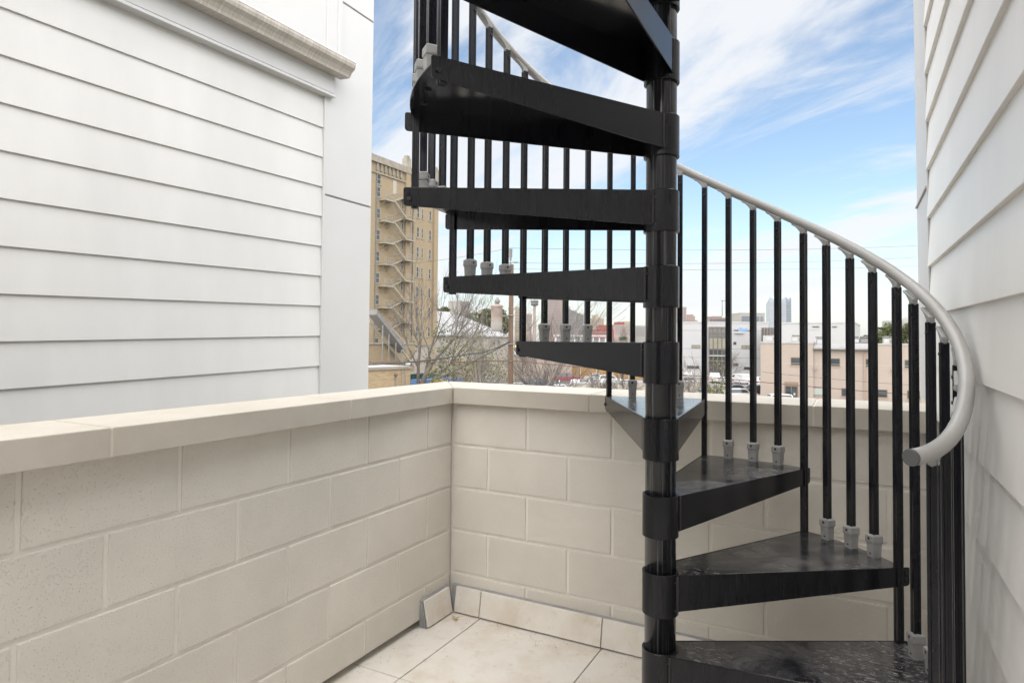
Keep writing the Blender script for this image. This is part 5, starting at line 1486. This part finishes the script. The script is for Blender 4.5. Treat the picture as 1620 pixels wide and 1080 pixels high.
# ---- parked cars
def car_meshes(kind):
    """lofted body + glazing + wheels, nose towards +x, origin on the ground"""
    if kind == 'sedan':
        L, W, prof = 4.6, 1.8, [(-2.3, .45), (-2.28, .78), (-2.2, .95), (-1.6, 1.02), (-.95, 1.40), (-.1, 1.46), (.55, 1.36), (1.15, .98), (2.0, .84), (2.26, .68), (2.3, .42)]
        glass = [(-1.45, 1.04), (-.92, 1.345), (-.1, 1.40), (.48, 1.31), (1.0, 1.02)]
    elif kind == 'suv':
        L, W, prof = 5.0, 1.95, [(-2.5, .5), (-2.5, .95), (-2.42, 1.15), (-2.25, 1.70), (-2.05, 1.80), (.1, 1.82), (.6, 1.72), (1.1, 1.18), (2.2, 1.08), (2.45, .9), (2.5, .5)]
        glass = [(-2.25, 1.18), (-2.12, 1.66), (-1.95, 1.72), (.08, 1.74), (.5, 1.66), (.95, 1.20)]
    elif kind == 'pickup':
        L, W, prof = 5.6, 1.95, [(-2.8, .55), (-2.8, 1.12), (-.75, 1.14), (-.7, 1.75), (-.5, 1.85), (.55, 1.86), (.95, 1.74), (1.5, 1.20), (2.55, 1.10), (2.76, .92), (2.8, .55)]
        glass = [(-.66, 1.18), (-.6, 1.72), (-.45, 1.78), (.52, 1.78), (.85, 1.68), (1.32, 1.22)]
    else:   # van
        L, W, prof = 5.4, 2.0, [(-2.7, .5), (-2.7, 2.1), (-2.55, 2.25), (1.2, 2.25), (1.5, 2.15), (2.1, 1.35), (2.6, 1.15), (2.7, .9), (2.7, .5)]
        glass = [(.6, 1.4), (.6, 2.05), (1.25, 2.10), (1.42, 2.02), (1.9, 1.4)]
    hw = W / 2
    def halfw(z): return hw * (1.0 if z < 1.0 else 1.0 - .16 * min((z - 1.0) / .8, 1.2))
    bot = min(p[1] for p in prof) - .18
    pr = [(prof[0][0] + .05, bot)] + prof + [(prof[-1][0] - .05, bot)]
    mb = MB(); n = len(pr)
    a = [Vector((x, -halfw(z), z)) for x, z in pr]; b = [Vector((x, halfw(z), z)) for x, z in pr]
    mb.poly(a + b, [tuple(range(n)), tuple(range(n, 2 * n))[::-1]] + [(i, i + n, (i + 1) % n + n, (i + 1) % n) for i in range(n)])
    me = mb.mesh('body'); bevel_mesh(me, .06, 2, 20)
    for p_ in me.polygons: p_.use_smooth = False
    gm = MB()
    for sg in (-1, 1):
        q_ = [Vector((x, sg * (halfw(z) + .012), z)) for x, z in glass]
        gm.poly(q_, [tuple(range(len(q_)))])
    # windscreens across
    (xa, za), (xb, zb) = glass[-2], glass[-1]
    off = Vector((.02, 0, .02))
    fx0, fz0, fx1, fz1 = xb + .12, zb, xa + .12, za
    gm.poly([Vector((fx0, -hw * .82, fz0 + .04)) + off, Vector((fx0, hw * .82, fz0 + .04)) + off, Vector((fx1, hw * .74, fz1 + .03)) + off, Vector((fx1, -hw * .74, fz1 + .03)) + off], [(0, 1, 2, 3)])
    (xa, za), (xb, zb) = glass[0], glass[1]
    off = Vector((-.14, 0, .02))
    gm.poly([Vector((xa, -hw * .8, za)) + off, Vector((xb, -hw * .72, zb)) + off, Vector((xb, hw * .72, zb)) + off, Vector((xa, hw * .8, za)) + off], [(0, 1, 2, 3)])
    wm = MB()
    wm.tube([(0, -.11, 0), (0, .11, 0)], .33, 16)
    rm = MB(); rm.tube([(0, -.115, 0), (0, .115, 0)], .20, 10)
    hl = MB(); hl.box((-.03, -.2, -.08), (.04, .2, .08))
    return dict(body=me, glass=gm.mesh('windows'), wheel=wm.mesh('wheel'), rim=rm.mesh('rim'), light=hl.mesh('headlight'), L=L, W=W, hw=hw)
CARM = {k: car_meshes(k) for k in ('sedan', 'suv', 'pickup', 'van')}
PAINT = {k: mat('car_paint_' + k, c, rough=.3, spec=.6, coat=.6) for k, c in dict(white=(.50, .50, .50), silver=(.27, .275, .28), grey=(.16, .165, .175), navy=(.05, .06, .085), red=(.15, .02, .026), black=(.02, .02, .022), tan=(.38, .33, .26)).items()}
M['carglass'] = mat('car_glass', (0.03, 0.035, 0.04), rough=.06, spec=.7)
M['tyre'] = mat('tyre_rubber', (.02, .02, .02), rough=.9)
M['hlamp'] = mat('headlamp', (.6, .6, .6), rough=.15, spec=.7)
M['tlamp'] = mat('tail_lamp', (.35, .02, .02), rough=.3)
def put_car(kind, colour, x, y, ang, label, sc=1.0, depth=None):
    """ang: 0 nose to the right of the picture, 90 nose away"""
    C_ = CARM[kind]; p = on_ground(x, y, GZ + .004) if depth is None else at_z(x, depth, GZ + .004)
    t = thing('parked_car', label, 'car', (p.x, p.y, GZ + .006), group='cars in the car park')
    t.rotation_euler = (0, 0, math.atan2(HR.y, HR.x) + R(ang)); t.scale = (sc, sc, sc)
    place('body', C_['body'], None, t).data
    b = t.children[-1] if t.children else [o for o in COL.objects if o.parent == t][-1]
    if not C_['body'].materials: C_['body'].materials.append(PAINT[colour])
    b.material_slots[0].link = 'OBJECT'; b.material_slots[0].material = PAINT[colour]
    place('windows', C_['glass'], M['carglass'], t)
    for wx in (-C_['L'] * .31, C_['L'] * .31):
        for s_ in (-1, 1):
            w = place('wheel', C_['wheel'], M['tyre'], t, (wx, s_ * (C_['hw'] - .10), .33)); place('rim', C_['rim'], M['hlamp'], w)
    for s_ in (-1, 1):
        place('headlight', C_['light'], M['hlamp'], t, (C_['L'] / 2 - .02, s_ * (C_['hw'] - .32), .75))
        o = place('tail_light', C_['light'].copy() if 'tl' not in C_ else C_['tl'], M['tlamp'], t, (-C_['L'] / 2 + .0, s_ * (C_['hw'] - .3), .85))
        if 'tl' not in C_:
            C_['tl'] = o.data; o.data.materials.clear(); o.data.materials.append(M['tlamp'])
    return t
CARS = [
 ('suv', 'red', 898, 0, 0, 'dark red estate car with a pale roof, the only red car in the lot', 1.22, 141),
 ('suv', 'navy', 851, 0, 0, 'dark grey people carrier left of the red car', 1.1, 126),
 ('sedan', 'navy', 869, 0, 10, 'dark blue saloon tail to the dark people carrier', 1.0, 127),
 ('suv', 'white', 913, 0, 75, 'white car nose towards us in front of the red car', 1.0, 124),
 ('pickup', 'silver', 944, 0, 170, 'silver pickup right of the red car by the orange fence', 1.0, 146),
 ('sedan', 'tan', 940, 0, 80, 'tan car partly behind twigs before the orange fence', 1.0, 132),
 ('suv', 'white', 966, 0, 5, 'white van like car under the sloping tread edge', 1.1, 137),
 ('sedan', 'grey', 982, 0, 190, 'grey saloon beside the stair pole near the cream wall', 1.15, 118),
 ('suv', 'white', 1001, 0, 0, 'white car just left of the stair pole behind the cream wall', 1.1, 121),
 ('pickup', 'white', 884, 0, 15, 'white pickup low in front behind the trees', 1.0, 108),
 ('sedan', 'silver', 905, 0, 170, 'silver saloon low in front right of the white pickup', 1.0, 106),
 ('sedan', 'white', 822, 0, 0, 'white saloon immediately right of the utility pole', 1.0, 118),
 ('pickup', 'white', 752, 0, 180, 'white pickup behind the yellow shrub left of the pole', 1.0, 113),
 ('suv', 'silver', 778, 0, 10, 'silver car between the tree trunks left of the pole', 1.0, 118),
 ('sedan', 'black', 765, 0, 80, 'black car seen end on between two tree trunks', 1.0, 117),
 ('suv', 'white', 1090, 0, 70, 'small white car parked at the clinic wall on the left', 1.0, 159),
 ('suv', 'white', 1130, 0, 75, 'white car facing us in front of the glass bay', 1.25, 146),
 ('sedan', 'silver', 1147, 0, 95, 'silver car right of the white one before the glass bay', 1.1, 142),
 ('van', 'white', 1170, 0, 100, 'tall white box van beside the clinic windows', 1.0, 143),
 ('suv', 'white', 1196, 0, 60, 'white car at the left corner of the pink building, rearmost', 1.1, 136),
 ('sedan', 'navy', 1166, 0, 0, 'dark blue saloon behind the big white car roof', 1.0, 118),
 ('sedan', 'black', 1195, 0, 20, 'black saloon at the left corner of the pink building', 1.0, 116),
 ('suv', 'white', 1172, 0, 5, 'large white car nearest the parapet right of the yellow green tree', 1.05, 102),
 ('sedan', 'silver', 1148, 0, 165, 'silver car nearest the parapet behind the yellow green tree', 1.0, 104),
 ('sedan', 'silver', 1119, 0, 20, 'pale silver car half hidden behind the thin baluster at the retaining wall end', 1.0, 106),
 ('suv', 'white', 1225, 0, 175, 'white car roof just showing over the parapet by the pink door', 1.0, 93),
 ('sedan', 'white', 1402, 0, 175, 'white car roof just showing over the parapet before the pink windows', 1.12, 83),
]
for kind, colr, x, y, ang, lab, sc, d in CARS:
    put_car(kind, colr, x, y, ang, lab, sc, d)
